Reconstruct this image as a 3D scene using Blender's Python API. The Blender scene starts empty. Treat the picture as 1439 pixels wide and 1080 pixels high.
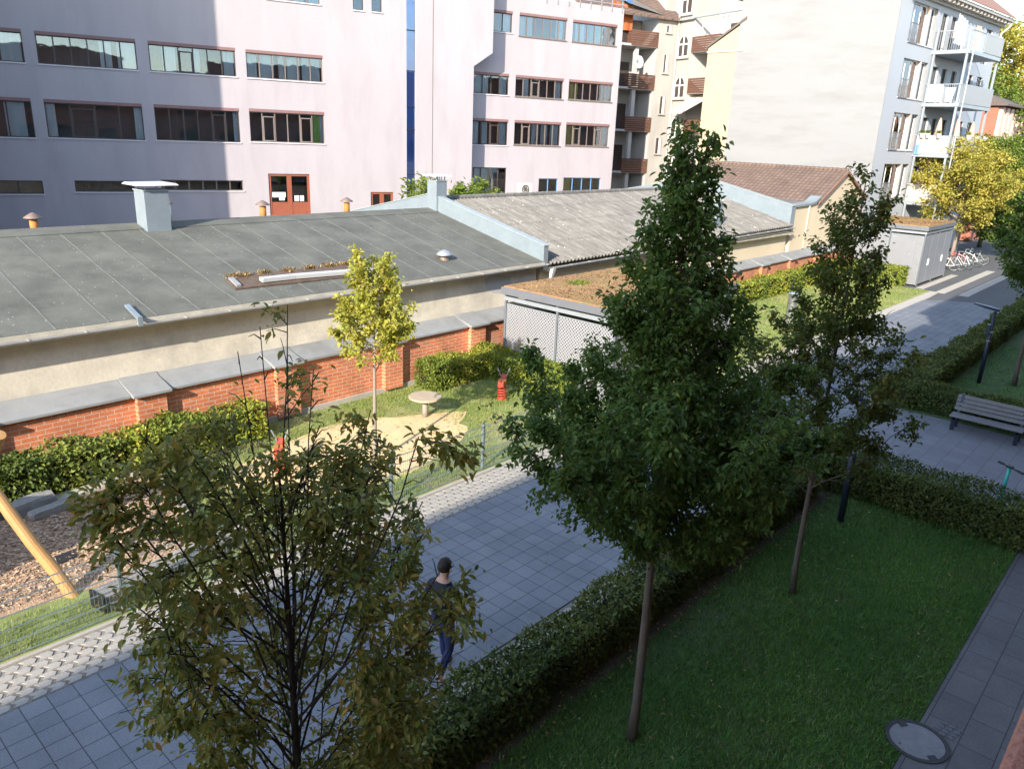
import bpy, bmesh, math, random
import numpy as np
from mathutils import Vector, Matrix
R=math.radians; PI=math.pi
random.seed(5)
scene=bpy.context.scene; COL=scene.collection
# ------------------------------------------------------------------ materials
def _nt(name):
    m=bpy.data.materials.new(name); m.use_nodes=True; nt=m.node_tree
    return m,nt,nt.nodes,nt.links,nt.nodes['Principled BSDF']
def _noise(N,L,co,scale,detail=4,rough=.55,sc3=None):
    n=N.new('ShaderNodeTexNoise'); n.inputs['Scale'].default_value=scale; n.inputs['Detail'].default_value=detail; n.inputs['Roughness'].default_value=rough
    if sc3:
        mp=N.new('ShaderNodeMapping'); mp.inputs['Scale'].default_value=sc3; L.new(co,mp.inputs['Vector']); co=mp.outputs['Vector']
    L.new(co,n.inputs['Vector']); return n
def _mix(N,L,fac,a,b,mode='MIX'):
    x=N.new('ShaderNodeMix'); x.data_type='RGBA'; x.blend_type=mode
    for v,i in ((fac,0),(a,6),(b,7)):
        if hasattr(v,'links'): L.new(v,x.inputs[i])
        elif i==0: x.inputs[0].default_value=v
        else: x.inputs[i].default_value=(*v,1)
    return x.outputs[2]
def _ramp(N,L,fac,stops):
    r=N.new('ShaderNodeValToRGB'); e=r.color_ramp.elements
    while len(e)<len(stops): e.new(.5)
    for k,(p,c) in enumerate(stops):
        e[k].position=p; e[k].color=(*c,1) if len(c)==3 else c
    L.new(fac,r.inputs['Fac']); return r.outputs['Color']
def mat(name,col,rough=.7,metal=0,var=.25,scale=3,fine=40,bump=.15,dirt=None,dirt_scale=.6,sc3=None,spec=.4,bumpd=.01,fleck=None):
    m,nt,N,L,b=_nt(name)
    co=N.new('ShaderNodeTexCoord').outputs['Object']
    a=_noise(N,L,co,scale,5,.6,sc3); c=_noise(N,L,co,fine,3)
    dk=tuple(x*(1-var) for x in col); lt=tuple(min(1,x*(1+var*.7)) for x in col)
    base=_ramp(N,L,a.outputs['Fac'],[(.3,dk),(.7,lt)])
    base=_mix(N,L,.35,base,_ramp(N,L,c.outputs['Fac'],[(.3,dk),(.7,lt)]))
    if dirt:
        d=_noise(N,L,co,dirt_scale,6,.65,sc3)
        f=_ramp(N,L,d.outputs['Fac'],[(.48,(0,0,0)),(.72,(1,1,1))])
        base=_mix(N,L,f,base,dirt)
    if fleck:
        fc,fs_,th=fleck
        v=N.new('ShaderNodeTexVoronoi'); v.inputs['Scale'].default_value=fs_; L.new(co,v.inputs['Vector'])
        q=_noise(N,L,co,.7,4); mm=N.new('ShaderNodeMath'); mm.operation='MULTIPLY'; mm.inputs[1].default_value=th*2; L.new(q.outputs['Fac'],mm.inputs[0])
        lt=N.new('ShaderNodeMath'); lt.operation='LESS_THAN'; L.new(v.outputs['Distance'],lt.inputs[0]); L.new(mm.outputs[0],lt.inputs[1])
        cut=N.new('ShaderNodeSeparateColor'); L.new(v.outputs['Color'],cut.inputs[0]); g=N.new('ShaderNodeMath'); g.operation='GREATER_THAN'; g.inputs[1].default_value=.72; L.new(cut.outputs[0],g.inputs[0])
        mu=N.new('ShaderNodeMath'); mu.operation='MULTIPLY'; L.new(lt.outputs[0],mu.inputs[0]); L.new(g.outputs[0],mu.inputs[1])
        base=_mix(N,L,mu.outputs[0],base,fc)
    L.new(base,b.inputs['Base Color']); b.inputs['Roughness'].default_value=rough; b.inputs['Metallic'].default_value=metal
    b.inputs['Specular IOR Level'].default_value=spec
    if bump:
        bp=N.new('ShaderNodeBump'); bp.inputs['Strength'].default_value=bump; bp.inputs['Distance'].default_value=bumpd
        L.new(c.outputs['Fac'],bp.inputs['Height']); L.new(bp.outputs['Normal'],b.inputs['Normal'])
    return m
def brickmat(name,c1,c2,mortar,bw,rh,ms,vec,offset=.5,rough=.8,off=(0,0),bump=.4,var=.3,nscale=1.2,smooth=.1,blotch=None):
    m,nt,N,L,b=_nt(name)
    co=N.new('ShaderNodeTexCoord').outputs['Object']
    sp=N.new('ShaderNodeSeparateXYZ'); L.new(co,sp.inputs[0])
    cb=N.new('ShaderNodeCombineXYZ')
    def comp(expr):
        out=None
        for ch in expr:
            o=sp.outputs['XYZ'.index(ch)]
            if out is None: out=o
            else:
                ad=N.new('ShaderNodeMath'); ad.operation='ADD'; L.new(out,ad.inputs[0]); L.new(o,ad.inputs[1]); out=ad.outputs[0]
        return out
    for k in (0,1):
        ad=N.new('ShaderNodeMath'); ad.operation='ADD'; ad.inputs[1].default_value=off[k]+100*(bw,rh)[k]; L.new(comp(vec[k]),ad.inputs[0]); L.new(ad.outputs[0],cb.inputs[k])
    t=N.new('ShaderNodeTexBrick'); t.offset=offset; t.squash=1
    t.inputs['Scale'].default_value=1; t.inputs['Brick Width'].default_value=bw; t.inputs['Row Height'].default_value=rh
    t.inputs['Mortar Size'].default_value=ms; t.inputs['Mortar Smooth'].default_value=smooth; t.inputs['Bias'].default_value=0
    t.inputs['Color1'].default_value=(*c1,1); t.inputs['Color2'].default_value=(*c2,1); t.inputs['Mortar'].default_value=(*mortar,1)
    L.new(cb.outputs[0],t.inputs['Vector'])
    a=_noise(N,L,co,nscale,5,.65); c=_noise(N,L,co,45,3)
    col=_mix(N,L,1,t.outputs['Color'],_ramp(N,L,a.outputs['Fac'],[(.25,(1-var,)*3),(.75,(1+var*.4,)*3)]),'MULTIPLY')
    col=_mix(N,L,.5,col,_mix(N,L,1,col,_ramp(N,L,c.outputs['Fac'],[(.3,(.6,)*3),(.7,(1.25,)*3)]),'MULTIPLY'))
    if blotch:
        d=_noise(N,L,co,.9,6,.7); col=_mix(N,L,_ramp(N,L,d.outputs['Fac'],[(.55,(0,0,0)),(.75,(.7,.7,.7))]),col,blotch)
    L.new(col,b.inputs['Base Color']); b.inputs['Roughness'].default_value=rough
    bp=N.new('ShaderNodeBump'); bp.inputs['Strength'].default_value=bump; bp.inputs['Distance'].default_value=.012; bp.invert=True
    L.new(t.outputs['Fac'],bp.inputs['Height']); L.new(bp.outputs['Normal'],b.inputs['Normal'])
    return m
def leafmat(name,stops,trans=.35,rough=.5,tcol=1.3,spec=.22):
    m,nt,N,L,b=_nt(name)
    at=N.new('ShaderNodeAttribute'); at.attribute_name='tint'
    c=_ramp(N,L,at.outputs['Fac'],stops)
    L.new(c,b.inputs['Base Color']); b.inputs['Roughness'].default_value=rough; b.inputs['Specular IOR Level'].default_value=spec
    tr=N.new('ShaderNodeBsdfTranslucent'); L.new(_mix(N,L,1,c,(tcol,tcol,tcol*.6),'MULTIPLY'),tr.inputs['Color'])
    ms=N.new('ShaderNodeMixShader'); ms.inputs[0].default_value=trans; L.new(b.outputs[0],ms.inputs[1]); L.new(tr.outputs[0],ms.inputs[2])
    L.new(ms.outputs[0],N['Material Output'].inputs['Surface']); return m
def glassmat(name,tint=(.55,.6,.62),refl=1.0):
    m,nt,N,L,b=_nt(name); N.remove(b)
    t=N.new('ShaderNodeBsdfTransparent'); t.inputs[0].default_value=(*tint,1)
    g=N.new('ShaderNodeBsdfGlossy'); g.inputs['Roughness'].default_value=.015; g.inputs[0].default_value=(.95,.97,1,1)
    f=N.new('ShaderNodeFresnel'); f.inputs[0].default_value=1.75
    mu=N.new('ShaderNodeMath'); mu.operation='MULTIPLY'; mu.inputs[1].default_value=refl; mu.use_clamp=True; L.new(f.outputs[0],mu.inputs[0])
    # slightly uneven old panes
    co=N.new('ShaderNodeTexCoord').outputs['Object']; n=_noise(N,L,co,1.2,2); bp=N.new('ShaderNodeBump'); bp.inputs['Strength'].default_value=.04; bp.inputs['Distance'].default_value=.05
    L.new(n.outputs['Fac'],bp.inputs['Height']); L.new(bp.outputs['Normal'],g.inputs['Normal'])
    x=N.new('ShaderNodeMixShader'); L.new(mu.outputs[0],x.inputs[0]); L.new(t.outputs[0],x.inputs[1]); L.new(g.outputs[0],x.inputs[2])
    L.new(x.outputs[0],N['Material Output'].inputs['Surface']); return m
def meshmat(name,col,cell=.05,hole=.30):
    m,nt,N,L,b=_nt(name)
    co=N.new('ShaderNodeTexCoord').outputs['Object']; sp=N.new('ShaderNodeSeparateXYZ'); L.new(co,sp.inputs[0])
    def M(op,a,b2=None):
        n=N.new('ShaderNodeMath'); n.operation=op
        for i,v in enumerate((a,b2)):
            if v is None: continue
            if hasattr(v,'links'): L.new(v,n.inputs[i])
            else: n.inputs[i].default_value=v
        return n.outputs[0]
    h=M('ADD',sp.outputs[0],sp.outputs[1]); z=sp.outputs[2]
    p=M('DIVIDE',M('ADD',h,z),cell*1.4142); q=M('DIVIDE',M('SUBTRACT',h,z),cell*1.4142)
    fx=M('SUBTRACT',M('FRACT',p),.5); fy=M('SUBTRACT',M('FRACT',q),.5)
    d=M('SQRT',M('ADD',M('MULTIPLY',fx,fx),M('MULTIPLY',fy,fy)))
    mk=M('LESS_THAN',d,hole)
    b.inputs['Base Color'].default_value=(*col,1); b.inputs['Roughness'].default_value=.45; b.inputs['Metallic'].default_value=.15
    t=N.new('ShaderNodeBsdfTransparent'); x=N.new('ShaderNodeMixShader'); L.new(mk,x.inputs[0]); L.new(b.outputs[0],x.inputs[1]); L.new(t.outputs[0],x.inputs[2])
    L.new(x.outputs[0],N['Material Output'].inputs['Surface']); return m
M={}
# ------------------------------------------------------------------ mesh helper
BASE={}
class F:
    def __init__(s,O,yaw,side=1):
        s.O=np.array([O[0],O[1],0.]); s.u=np.array([math.cos(yaw),math.sin(yaw),0]); s.n=np.array([s.u[1],-s.u[0],0])*side
    def P(s,a,d,z): return s.O+s.u*a+s.n*d+np.array([0,0,z])
WORLD=F((0,0),0,-1)   # s=x, d=y
class MB:
    def __init__(s): s.v=[]; s.f=[]; s.m=[]
    def add(s,vs,fs,mi=0):
        o=len(s.v); s.v+= [tuple(map(float,p)) for p in vs]; s.f+=[tuple(o+i for i in f) for f in fs]; s.m+=[mi]*len(fs); return s
    def fbox(s,Fr,a0,a1,d0,d1,z0,z1,mi=0):
        c=[Fr.P(a,d,z) for z in (z0,z1) for d in (d0,d1) for a in (a0,a1)]
        return s.add(c,[(0,2,3,1),(4,5,7,6),(0,1,5,4),(1,3,7,5),(3,2,6,7),(2,0,4,6)],mi)
    def box(s,x0,x1,y0,y1,z0,z1,mi=0): return s.fbox(WORLD,x0,x1,y0,y1,z0,z1,mi)
    def prism(s,A,B,mi=0):
        n=len(A); fs=[tuple(range(n))[::-1],tuple(range(n,2*n))]+[(i,(i+1)%n,n+(i+1)%n,n+i) for i in range(n)]
        return s.add(list(A)+list(B),fs,mi)
    def tube(s,pts,r,n=6,mi=0,cap=True):
        pts=[Vector(p) for p in pts]; k=len(pts); rs=r if isinstance(r,(list,tuple)) else [r]*k
        vs=[]; prev=None
        for i,p in enumerate(pts):
            t=(pts[min(i+1,k-1)]-pts[max(i-1,0)]).normalized()
            if prev is None:
                a=t.orthogonal().normalized()
            else:
                a=(prev-t*prev.dot(t)); a=a.normalized() if a.length>1e-6 else t.orthogonal().normalized()
            prev=a; b=t.cross(a)
            for j in range(n):
                an=2*PI*j/n; vs.append(p+(a*math.cos(an)+b*math.sin(an))*rs[i])
        fs=[(i*n+j,i*n+(j+1)%n,(i+1)*n+(j+1)%n,(i+1)*n+j) for i in range(k-1) for j in range(n)]
        if cap: fs+=[tuple(range(n))[::-1],tuple((k-1)*n+j for j in range(n))]
        return s.add(vs,fs,mi)
    def lathe(s,c,prof,n=24,mi=0):
        vs=[(c[0]+r*math.cos(2*PI*j/n),c[1]+r*math.sin(2*PI*j/n),c[2]+z) for r,z in prof for j in range(n)]
        k=len(prof); fs=[(i*n+j,i*n+(j+1)%n,(i+1)*n+(j+1)%n,(i+1)*n+j) for i in range(k-1) for j in range(n)]
        fs+=[tuple(range(n))[::-1],tuple((k-1)*n+j for j in range(n))]
        return s.add(vs,fs,mi)
    def torus(s,c,ax,Rr,r,n=28,k=8,mi=0):
        ax=Vector(ax).normalized(); a=ax.orthogonal().normalized(); b=ax.cross(a); vs=[]
        for i in range(n):
            t=2*PI*i/n; d=a*math.cos(t)+b*math.sin(t)
            for j in range(k):
                q=2*PI*j/k; vs.append(Vector(c)+d*(Rr+r*math.cos(q))+ax*r*math.sin(q))
        fs=[(i*k+j,((i+1)%n)*k+j,((i+1)%n)*k+(j+1)%k,i*k+(j+1)%k) for i in range(n) for j in range(k)]
        return s.add(vs,fs,mi)
    def ball(s,c,r,n=12,mi=0):
        prof=[(max(1e-3,r*math.sin(PI*i/8)),-r*math.cos(PI*i/8)) for i in range(9)]
        return s.lathe(c,prof,n,mi)
    def build(s,name,mats,parent=None,smooth=False,bevel=0):
        me=bpy.data.meshes.new(name)
        b=BASE.get(parent.name,Vector((0,0,0))) if parent else Vector((0,0,0))
        me.from_pydata([(x-b.x,y-b.y,z-b.z) for x,y,z in s.v],[],s.f)
        if not isinstance(mats,(list,tuple)): mats=[mats]
        for mm in mats: me.materials.append(M[mm] if isinstance(mm,str) else mm)
        me.polygons.foreach_set('material_index',s.m)
        bm=bmesh.new(); bm.from_mesh(me); bmesh.ops.recalc_face_normals(bm,faces=bm.faces) if s.closed else None; bm.to_mesh(me); bm.free()
        if smooth: me.polygons.foreach_set('use_smooth',[True]*len(me.polygons))
        o=bpy.data.objects.new(name,me); COL.objects.link(o)
        if parent: o.parent=parent; BASE[o.name]=b.copy()
        else: BASE[o.name]=Vector((0,0,0))
        if bevel:
            bv=o.modifiers.new('bevel','BEVEL'); bv.width=bevel; bv.segments=2; bv.limit_method='ANGLE'
        return o
    closed=True
def thing(name,label,cat,loc,group=None):
    o=bpy.data.objects.new(name,None); COL.objects.link(o); o.location=loc; o.empty_display_size=.2
    BASE[o.name]=Vector(loc); o['label']=label; o['category']=cat
    if group: o['group']=group
    return o
def tag(o,label,cat,group=None,kind=None):
    if label: o['label']=label
    if cat: o['category']=cat
    if group: o['group']=group
    if kind: o['kind']=kind
    return o
def struct(name,mb,m,kind='structure',**k):
    o=mb.build(name,m,None,**k); o['kind']=kind; return o
def sheet(name,poly,z,m,kind='structure',thick=.05):
    mb=MB(); mb.prism([(x,y,z-thick) for x,y in poly],[(x,y,z) for x,y in poly]); return struct(name,mb,m,kind)
def rect(x0,x1,y0,y1): return [(x0,y0),(x1,y0),(x1,y1),(x0,y1)]
def npmesh(name,V,Fc,tint,mats,parent=None):
    me=bpy.data.meshes.new(name); b=BASE.get(parent.name,Vector((0,0,0))) if parent else Vector((0,0,0))
    V=V-np.array([b.x,b.y,b.z]); n=len(V); k=len(Fc); w=Fc.shape[1]
    me.vertices.add(n); me.vertices.foreach_set('co',V.astype(np.float32).ravel())
    me.loops.add(k*w); me.loops.foreach_set('vertex_index',Fc.astype(np.int32).ravel())
    me.polygons.add(k); me.polygons.foreach_set('loop_start',np.arange(0,k*w,w,dtype=np.int32)); me.polygons.foreach_set('loop_total',np.full(k,w,dtype=np.int32))
    a=me.attributes.new('tint','FLOAT','FACE'); a.data.foreach_set('value',tint.astype(np.float32))
    me.update(calc_edges=True); me.validate()
    me.materials.append(M[mats])
    o=bpy.data.objects.new(name,me); COL.objects.link(o)
    if parent: o.parent=parent
    BASE[o.name]=b.copy(); return o
def nrm(a): return a/np.maximum(1e-9,np.linalg.norm(a,axis=1,keepdims=True))
def leaves(name,P,D,U,Ln,Wd,tint,m,parent,curl=.25):
    """each leaf: two folded triangles-pairs (a pointed oval with a midrib)"""
    N=len(P); D=nrm(D); S=nrm(np.cross(D,U)); U2=np.cross(S,D)
    Ln=Ln[:,None]; Wd=Wd[:,None]
    b=P; t=P+D*Ln-U2*Ln*curl*.55
    def side(k,f,w): return P+D*Ln*f+S*Wd*w*k+U2*Wd*.20-U2*Ln*curl*.35*f*f
    V=np.stack([b,side(1,.28,.42),side(1,.62,.40),t,side(-1,.62,.40),side(-1,.28,.42)],1).reshape(-1,3); i=np.arange(N)*6
    Fc=np.concatenate([np.stack([i,i+3,i+2,i+1],1),np.stack([i,i+5,i+4,i+3],1)],0)
    return npmesh(name,V,Fc,np.tile(tint,2),m,parent)
MB.closed=True
# ------------------------------------------------------------------ material list
M['pink']=mat('pink_render',(.355,.318,.325),.9,var=.09,scale=.7,fine=14,bump=.2,dirt=(.315,.282,.288),dirt_scale=1.1,sc3=(1,1,.22))
M['interior']=mat('dim_room',(.14,.135,.13),.9,var=.2,bump=0)
M['frame_dark']=mat('dark_window_frame',(.055,.042,.036),.5,var=.15,bump=0)
M['frame_grey']=mat('grey_brown_window_frame',(.17,.135,.115),.5,var=.15,bump=0)
M['frame_white']=mat('white_window_frame',(.75,.75,.73),.5,var=.05,bump=0)
M['frame_blue']=mat('blue_window_frame',(.12,.28,.52),.5,var=.1,bump=0)
M['shutter_box']=mat('red_brown_shutter_box',(.21,.115,.105),.6,var=.15,bump=0)
M['sill_pale']=mat('pale_sill',(.55,.52,.52),.6,var=.1,bump=0)
M['curtain']=mat('pale_curtain',(.70,.72,.72),.9,var=.08,bump=0)
M['curtain_green']=mat('green_curtain',(.35,.62,.12),.9,var=.08,bump=0)
M['curtain_yellow']=mat('yellow_curtain',(.75,.55,.16),.9,var=.08,bump=0)
M['glass']=glassmat('window_glass',(.86,.90,.91),1.2)
M['glass_blue']=glassmat('blue_strip_glass',(.75,.85,1),1.6)
M['sky_blue_backing']=mat('sky_blue_backing',(.24,.38,.58),.35,var=.3,scale=.8,bump=0)  # blue glass strip, with its sky reflection painted into this colour
M['door_red']=mat('red_brown_door',(.25,.075,.04),.5,var=.15,bump=0)
M['paper']=mat('paper_sheets',(.75,.72,.62),.8,var=.1,bump=0)
M['felt']=mat('grey_roofing_felt',(.108,.106,.086),.95,var=.34,scale=1.4,fine=26,bump=.5,dirt=(.145,.142,.115),dirt_scale=.8,fleck=((.40,.39,.35),9,.11))
M['felt_seam']=mat('felt_seam',(.15,.146,.125),.95,var=.35,scale=6,bump=.3)
M['felt_dark']=mat('torn_dark_felt',(.115,.078,.055),.95,var=.4,scale=5,bump=.6)
M['plaster']=mat('stained_shed_plaster',(.60,.54,.43),.92,var=.24,scale=1.1,fine=14,bump=.35,dirt=(.38,.345,.29),dirt_scale=.8)
M['plaster2']=mat('ochre_gable_plaster',(.66,.55,.38),.92,var=.12,scale=1.0,fine=18,bump=.2,dirt=(.54,.46,.33),dirt_scale=.5,sc3=(1,1,.35))
M['fascia']=mat('weathered_fascia',(.46,.42,.33),.85,var=.35,scale=2.5,bump=.2)
M['zinc']=mat('zinc_sheet',(.27,.315,.335),.42,.35,var=.14,scale=1.6,fine=8,bump=.04,spec=.5)
M['zinc_dull']=mat('dull_zinc_sheet',(.36,.40,.39),.5,.3,var=.18,scale=2.0,fine=9,bump=.05)
M['gutter']=mat('grey_gutter',(.36,.35,.33),.5,.3,var=.25,scale=4,bump=.05)
M['corr']=mat('lichened_corrugated_sheet',(.148,.138,.122),.95,var=.42,scale=1.6,fine=22,bump=.5,dirt=(.245,.228,.198),dirt_scale=1.7,sc3=(4.5,.55,1),fleck=((.34,.31,.26),5.5,.17))
M['coping']=mat('grey_concrete_coping',(.25,.255,.25),.85,var=.16,scale=2,fine=30,bump=.2,dirt=(.18,.18,.17),dirt_scale=.8)
M['concrete']=mat('pale_concrete',(.40,.37,.31),.9,var=.22,scale=3,fine=30,bump=.3)
M['stone']=mat('rough_stone',(.27,.255,.225),.9,var=.3,scale=3,fine=20,bump=.6)
M['brick']=brickmat('red_brick',(.66,.205,.085),(.55,.165,.07),(.58,.43,.31),.29,.098,.008,('XY','Z'),var=.42,nscale=1.3,bump=.5,blotch=(.52,.33,.24))
M['slab']=brickmat('square_paving_slabs',(.205,.215,.23),(.165,.178,.196),(.05,.052,.058),.3025,.3025,.0062,('X','Y'),offset=0,off=(.03,-6.14),var=.34,nscale=.9,bump=.35,blotch=(.155,.155,.16))
M['plaza']=brickmat('plaza_slabs',(.19,.195,.21),(.165,.17,.185),(.075,.078,.085),.4,.4,.005,('X','Y'),offset=.5,off=(0,0),var=.2,nscale=1.0,bump=.3)
M['walk']=brickmat('house_side_slabs',(.15,.145,.145),(.125,.12,.125),(.04,.04,.042),.62,.40,.006,('X','Y'),offset=.5,off=(.1,-1.3),var=.25,nscale=1.5,bump=.3)
M['paver']=mat('grid_paver_concrete',(.33,.305,.265),.85,var=.2,scale=5,fine=40,bump=.3)
M['gravel']=mat('gravel_infill',(.30,.275,.235),.95,var=.5,scale=45,fine=120,bump=1.0,bumpd=.03)
M['kerb']=mat('kerb_concrete',(.36,.33,.28),.85,var=.2,scale=4,bump=.2)
M['lawn']=mat('lawn_soil_and_turf',(.058,.115,.028),.95,var=.5,scale=2.2,fine=60,bump=.8,dirt=(.075,.080,.040),dirt_scale=.9)
M['playlawn']=mat('dry_turf',(.20,.235,.07),.95,var=.4,scale=1.6,fine=60,bump=.8,dirt=(.40,.32,.15),dirt_scale=.55)
M['sand']=mat('trodden_sand',(.66,.46,.235),.95,var=.16,scale=1.8,fine=50,bump=.4,dirt=(.54,.43,.25),dirt_scale=1.2)
M['mulch']=mat('bark_mulch',(.50,.33,.20),.95,var=.55,scale=14,fine=50,bump=1.0,bumpd=.03,dirt=(.36,.24,.15),dirt_scale=1.3)
M['earth']=mat('bare_earth',(.085,.070,.050),.95,var=.4,scale=4,fine=40,bump=.7)
M['asphalt']=mat('asphalt',(.10,.10,.10),.9,var=.2,scale=1,fine=70,bump=.3)
M['band']=mat('pale_ground_tone',(.42,.38,.32),.85,var=.12,scale=2,bump=.2)
M['bark']=mat('grey_brown_bark',(.12,.095,.075),.9,var=.4,scale=6,fine=40,bump=.6,sc3=(1,1,.25))
M['bark_dark']=mat('dark_bark',(.035,.028,.022),.9,var=.4,scale=6,fine=40,bump=.6,sc3=(1,1,.25))
M['bark_pale']=mat('pale_bark',(.26,.21,.165),.9,var=.3,scale=6,fine=40,bump=.5,sc3=(1,1,.25))
M['leaf_olive']=leafmat('olive_brown_leaves',[(0,(.075,.11,.026)),(.35,(.15,.175,.040)),(.65,(.27,.235,.056)),(.87,(.36,.23,.066)),(1,(.45,.29,.09))],.36)
M['leaf_green']=leafmat('dark_green_leaves',[(0,(.050,.096,.022)),(.5,(.086,.142,.030)),(.85,(.14,.195,.038)),(1,(.27,.27,.055))],.36)
M['leaf_mixed']=leafmat('green_and_bronze_leaves',[(0,(.048,.084,.018)),(.5,(.090,.122,.024)),(.8,(.15,.14,.028)),(1,(.22,.125,.038))],.36)
M['leaf_yellow']=leafmat('yellow_green_leaves',[(0,(.20,.26,.04)),(.35,(.35,.36,.06)),(.7,(.46,.41,.085)),(1,(.49,.35,.09))],.42)
M['leaf_gold']=leafmat('golden_leaves',[(0,(.20,.22,.05)),(.35,(.36,.34,.07)),(.7,(.47,.39,.085)),(1,(.50,.33,.09))],.4)
M['leaf_fresh']=leafmat('fresh_green_leaves',[(0,(.08,.13,.02)),(.5,(.15,.21,.035)),(.85,(.25,.28,.06)),(1,(.38,.31,.05))],.38)
M['leaf_hedge']=leafmat('hedge_leaves',[(0,(.09,.13,.03)),(.5,(.17,.215,.045)),(.8,(.32,.32,.06)),(1,(.46,.32,.08))],.32)
M['leaf_hedge_y']=leafmat('yellowing_hedge_leaves',[(0,(.12,.17,.03)),(.5,(.25,.29,.045)),(.8,(.45,.42,.06)),(1,(.52,.36,.08))],.36)
M['leaf_dhedge']=leafmat('dark_hedge_leaves',[(0,(.060,.088,.024)),(.5,(.105,.138,.034)),(.85,(.175,.185,.046)),(1,(.27,.215,.07))],.28)
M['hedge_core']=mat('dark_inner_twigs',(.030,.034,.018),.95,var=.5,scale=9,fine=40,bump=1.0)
M['bark_chip']=leafmat('bark_chips',[(0,(.22,.14,.09)),(.5,(.40,.27,.17)),(1,(.58,.43,.30))],.0)
M['grass']=leafmat('grass_blades',[(0,(.045,.115,.022)),(.5,(.095,.20,.038)),(.8,(.165,.285,.065)),(1,(.31,.38,.14))],.3)
M['grass_dry']=leafmat('sunny_grass_blades',[(0,(.15,.23,.04)),(.6,(.27,.31,.075)),(1,(.46,.40,.16))],.35)
M['dead_leaf']=leafmat('fallen_leaf_litter',[(0,(.10,.06,.025)),(.5,(.26,.15,.05)),(1,(.45,.33,.15))],.2)
M['wood']=mat('honey_round_timber',(.42,.23,.085),.55,var=.22,scale=2.5,fine=20,bump=.15,sc3=(1,1,.2))
M['wood_grey']=mat('weathered_grey_timber',(.30,.27,.23),.8,var=.25,scale=5,fine=30,bump=.3)
M['wood_table']=mat('worn_table_top',(.42,.33,.22),.8,var=.25,scale=3,fine=30,bump=.3)
M['bench_wood']=mat('grey_bench_slat',(.165,.16,.16),.7,var=.2,scale=4,fine=30,bump=.2)
M['steel_blue']=mat('dark_blue_painted_steel',(.022,.030,.052),.4,.2,var=.15,bump=0)
M['fence_green']=mat('green_grey_fence_steel',(.20,.25,.255),.45,.3,var=.1,bump=0)
M['anthracite']=mat('anthracite_steel',(.17,.175,.19),.45,.3,var=.1,bump=0)
M['light_steel']=mat('galvanised_steel',(.33,.36,.38),.45,.4,var=.12,scale=6,bump=.03)
M['stainless']=mat('brushed_stainless',(.56,.56,.54),.3,.85,var=.1,scale=6,bump=.03)
M['door_grey']=mat('grey_door_panel',(.24,.25,.27),.5,.1,var=.1,scale=2,bump=.02)
M['perf']=meshmat('perforated_sheet',(.29,.29,.30),.072,.31)
M['sedum']=mat('brown_sedum_roof',(.36,.20,.085),.95,var=.4,scale=5,fine=45,bump=1.0,bumpd=.03,dirt=(.23,.19,.07),dirt_scale=1.6)
M['sedum_green']=mat('green_sedum_tuft',(.30,.33,.06),.95,var=.3,scale=20,bump=.8)
M['red_paint']=mat('red_orange_paint',(.42,.055,.03),.45,var=.15,bump=0)
M['orange']=mat('orange_clay_pipe',(.42,.17,.035),.7,var=.2,bump=.1)
M['cap']=mat('brown_grey_cowl',(.22,.16,.13),.6,.3,var=.2,bump=0)
M['white_metal']=mat('white_painted_metal',(.55,.55,.53),.5,var=.06,bump=.02)
M['white']=mat('white_render',(.25,.248,.243),.92,var=.05,scale=.5,fine=12,bump=.3,dirt=(.215,.212,.204),dirt_scale=.45,sc3=(.5,.5,2.6))
M['facade_grey']=mat('pale_grey_render',(.36,.38,.40),.9,var=.04,scale=.6,bump=.1)
M['beige']=mat('beige_reveal',(.50,.36,.29),.85,var=.08,scale=1,bump=.05)
M['yellow']=mat('yellow_render',(.385,.315,.215),.9,var=.10,scale=.8,bump=.1)
M['altbau']=mat('grimy_beige_render',(.37,.345,.305),.92,var=.14,scale=.7,fine=12,bump=.15,dirt=(.31,.29,.26),dirt_scale=.45,sc3=(1,1,.6))
M['altwhite']=mat('whitewashed_wall',(.42,.41,.39),.9,var=.06,scale=.6,bump=.05)
M['brown_board']=brickmat('brown_balcony_boards',(.155,.072,.042),(.135,.062,.037),(.05,.025,.018),3.0,.15,.012,('XY','Z'),var=.15,bump=.4)
M['tile_brown']=brickmat('brown_roof_tiles',(.19,.125,.09),(.155,.10,.074),(.08,.052,.04),.26,.30,.03,('Y','X'),offset=0,var=.3,nscale=1.0,bump=.9,smooth=.6,rough=.85)
M['tile_red']=mat('red_clay_roof',(.24,.13,.09),.85,var=.2,scale=8,bump=.3)
M['dark_roof']=mat('dark_slate_roof',(.13,.105,.09),.85,var=.2,scale=4,bump=.2)
M['far_pink']=mat('pale_pink_pilaster',(.60,.42,.34),.9,var=.1,bump=.1)
M['far_brick']=mat('distant_red_brick',(.36,.14,.09),.9,var=.2,scale=6,bump=.1)
M['own_wall']=brickmat('own_house_red_brown_brick',(.30,.115,.075),(.25,.095,.065),(.25,.2,.17),.25,.083,.008,('XY','Z'),var=.25,bump=.3)
M['sill_red']=mat('red_granular_sill',(.33,.135,.085),.85,var=.35,scale=60,fine=150,bump=.5)
M['iron']=mat('cast_iron',(.05,.047,.045),.6,.4,var=.3,scale=12,bump=.4)
M['cover']=mat('manhole_concrete',(.22,.225,.235),.85,var=.25,scale=7,fine=50,bump=.3)
M['cobble']=mat('dark_cobble',(.13,.13,.14),.7,var=.3,scale=14,bump=.4)
M['mint']=mat('mint_scooter_paint',(.03,.50,.42),.35,var=.05,bump=0)
M['black']=mat('black_plastic',(.018,.018,.02),.5,var=.1,bump=0)
M['skin']=mat('skin',(.46,.27,.19),.55,var=.06,bump=0)
M['hair']=mat('dark_brown_hair',(.018,.011,.008),.7,var=.4,scale=30,bump=.6)
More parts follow.
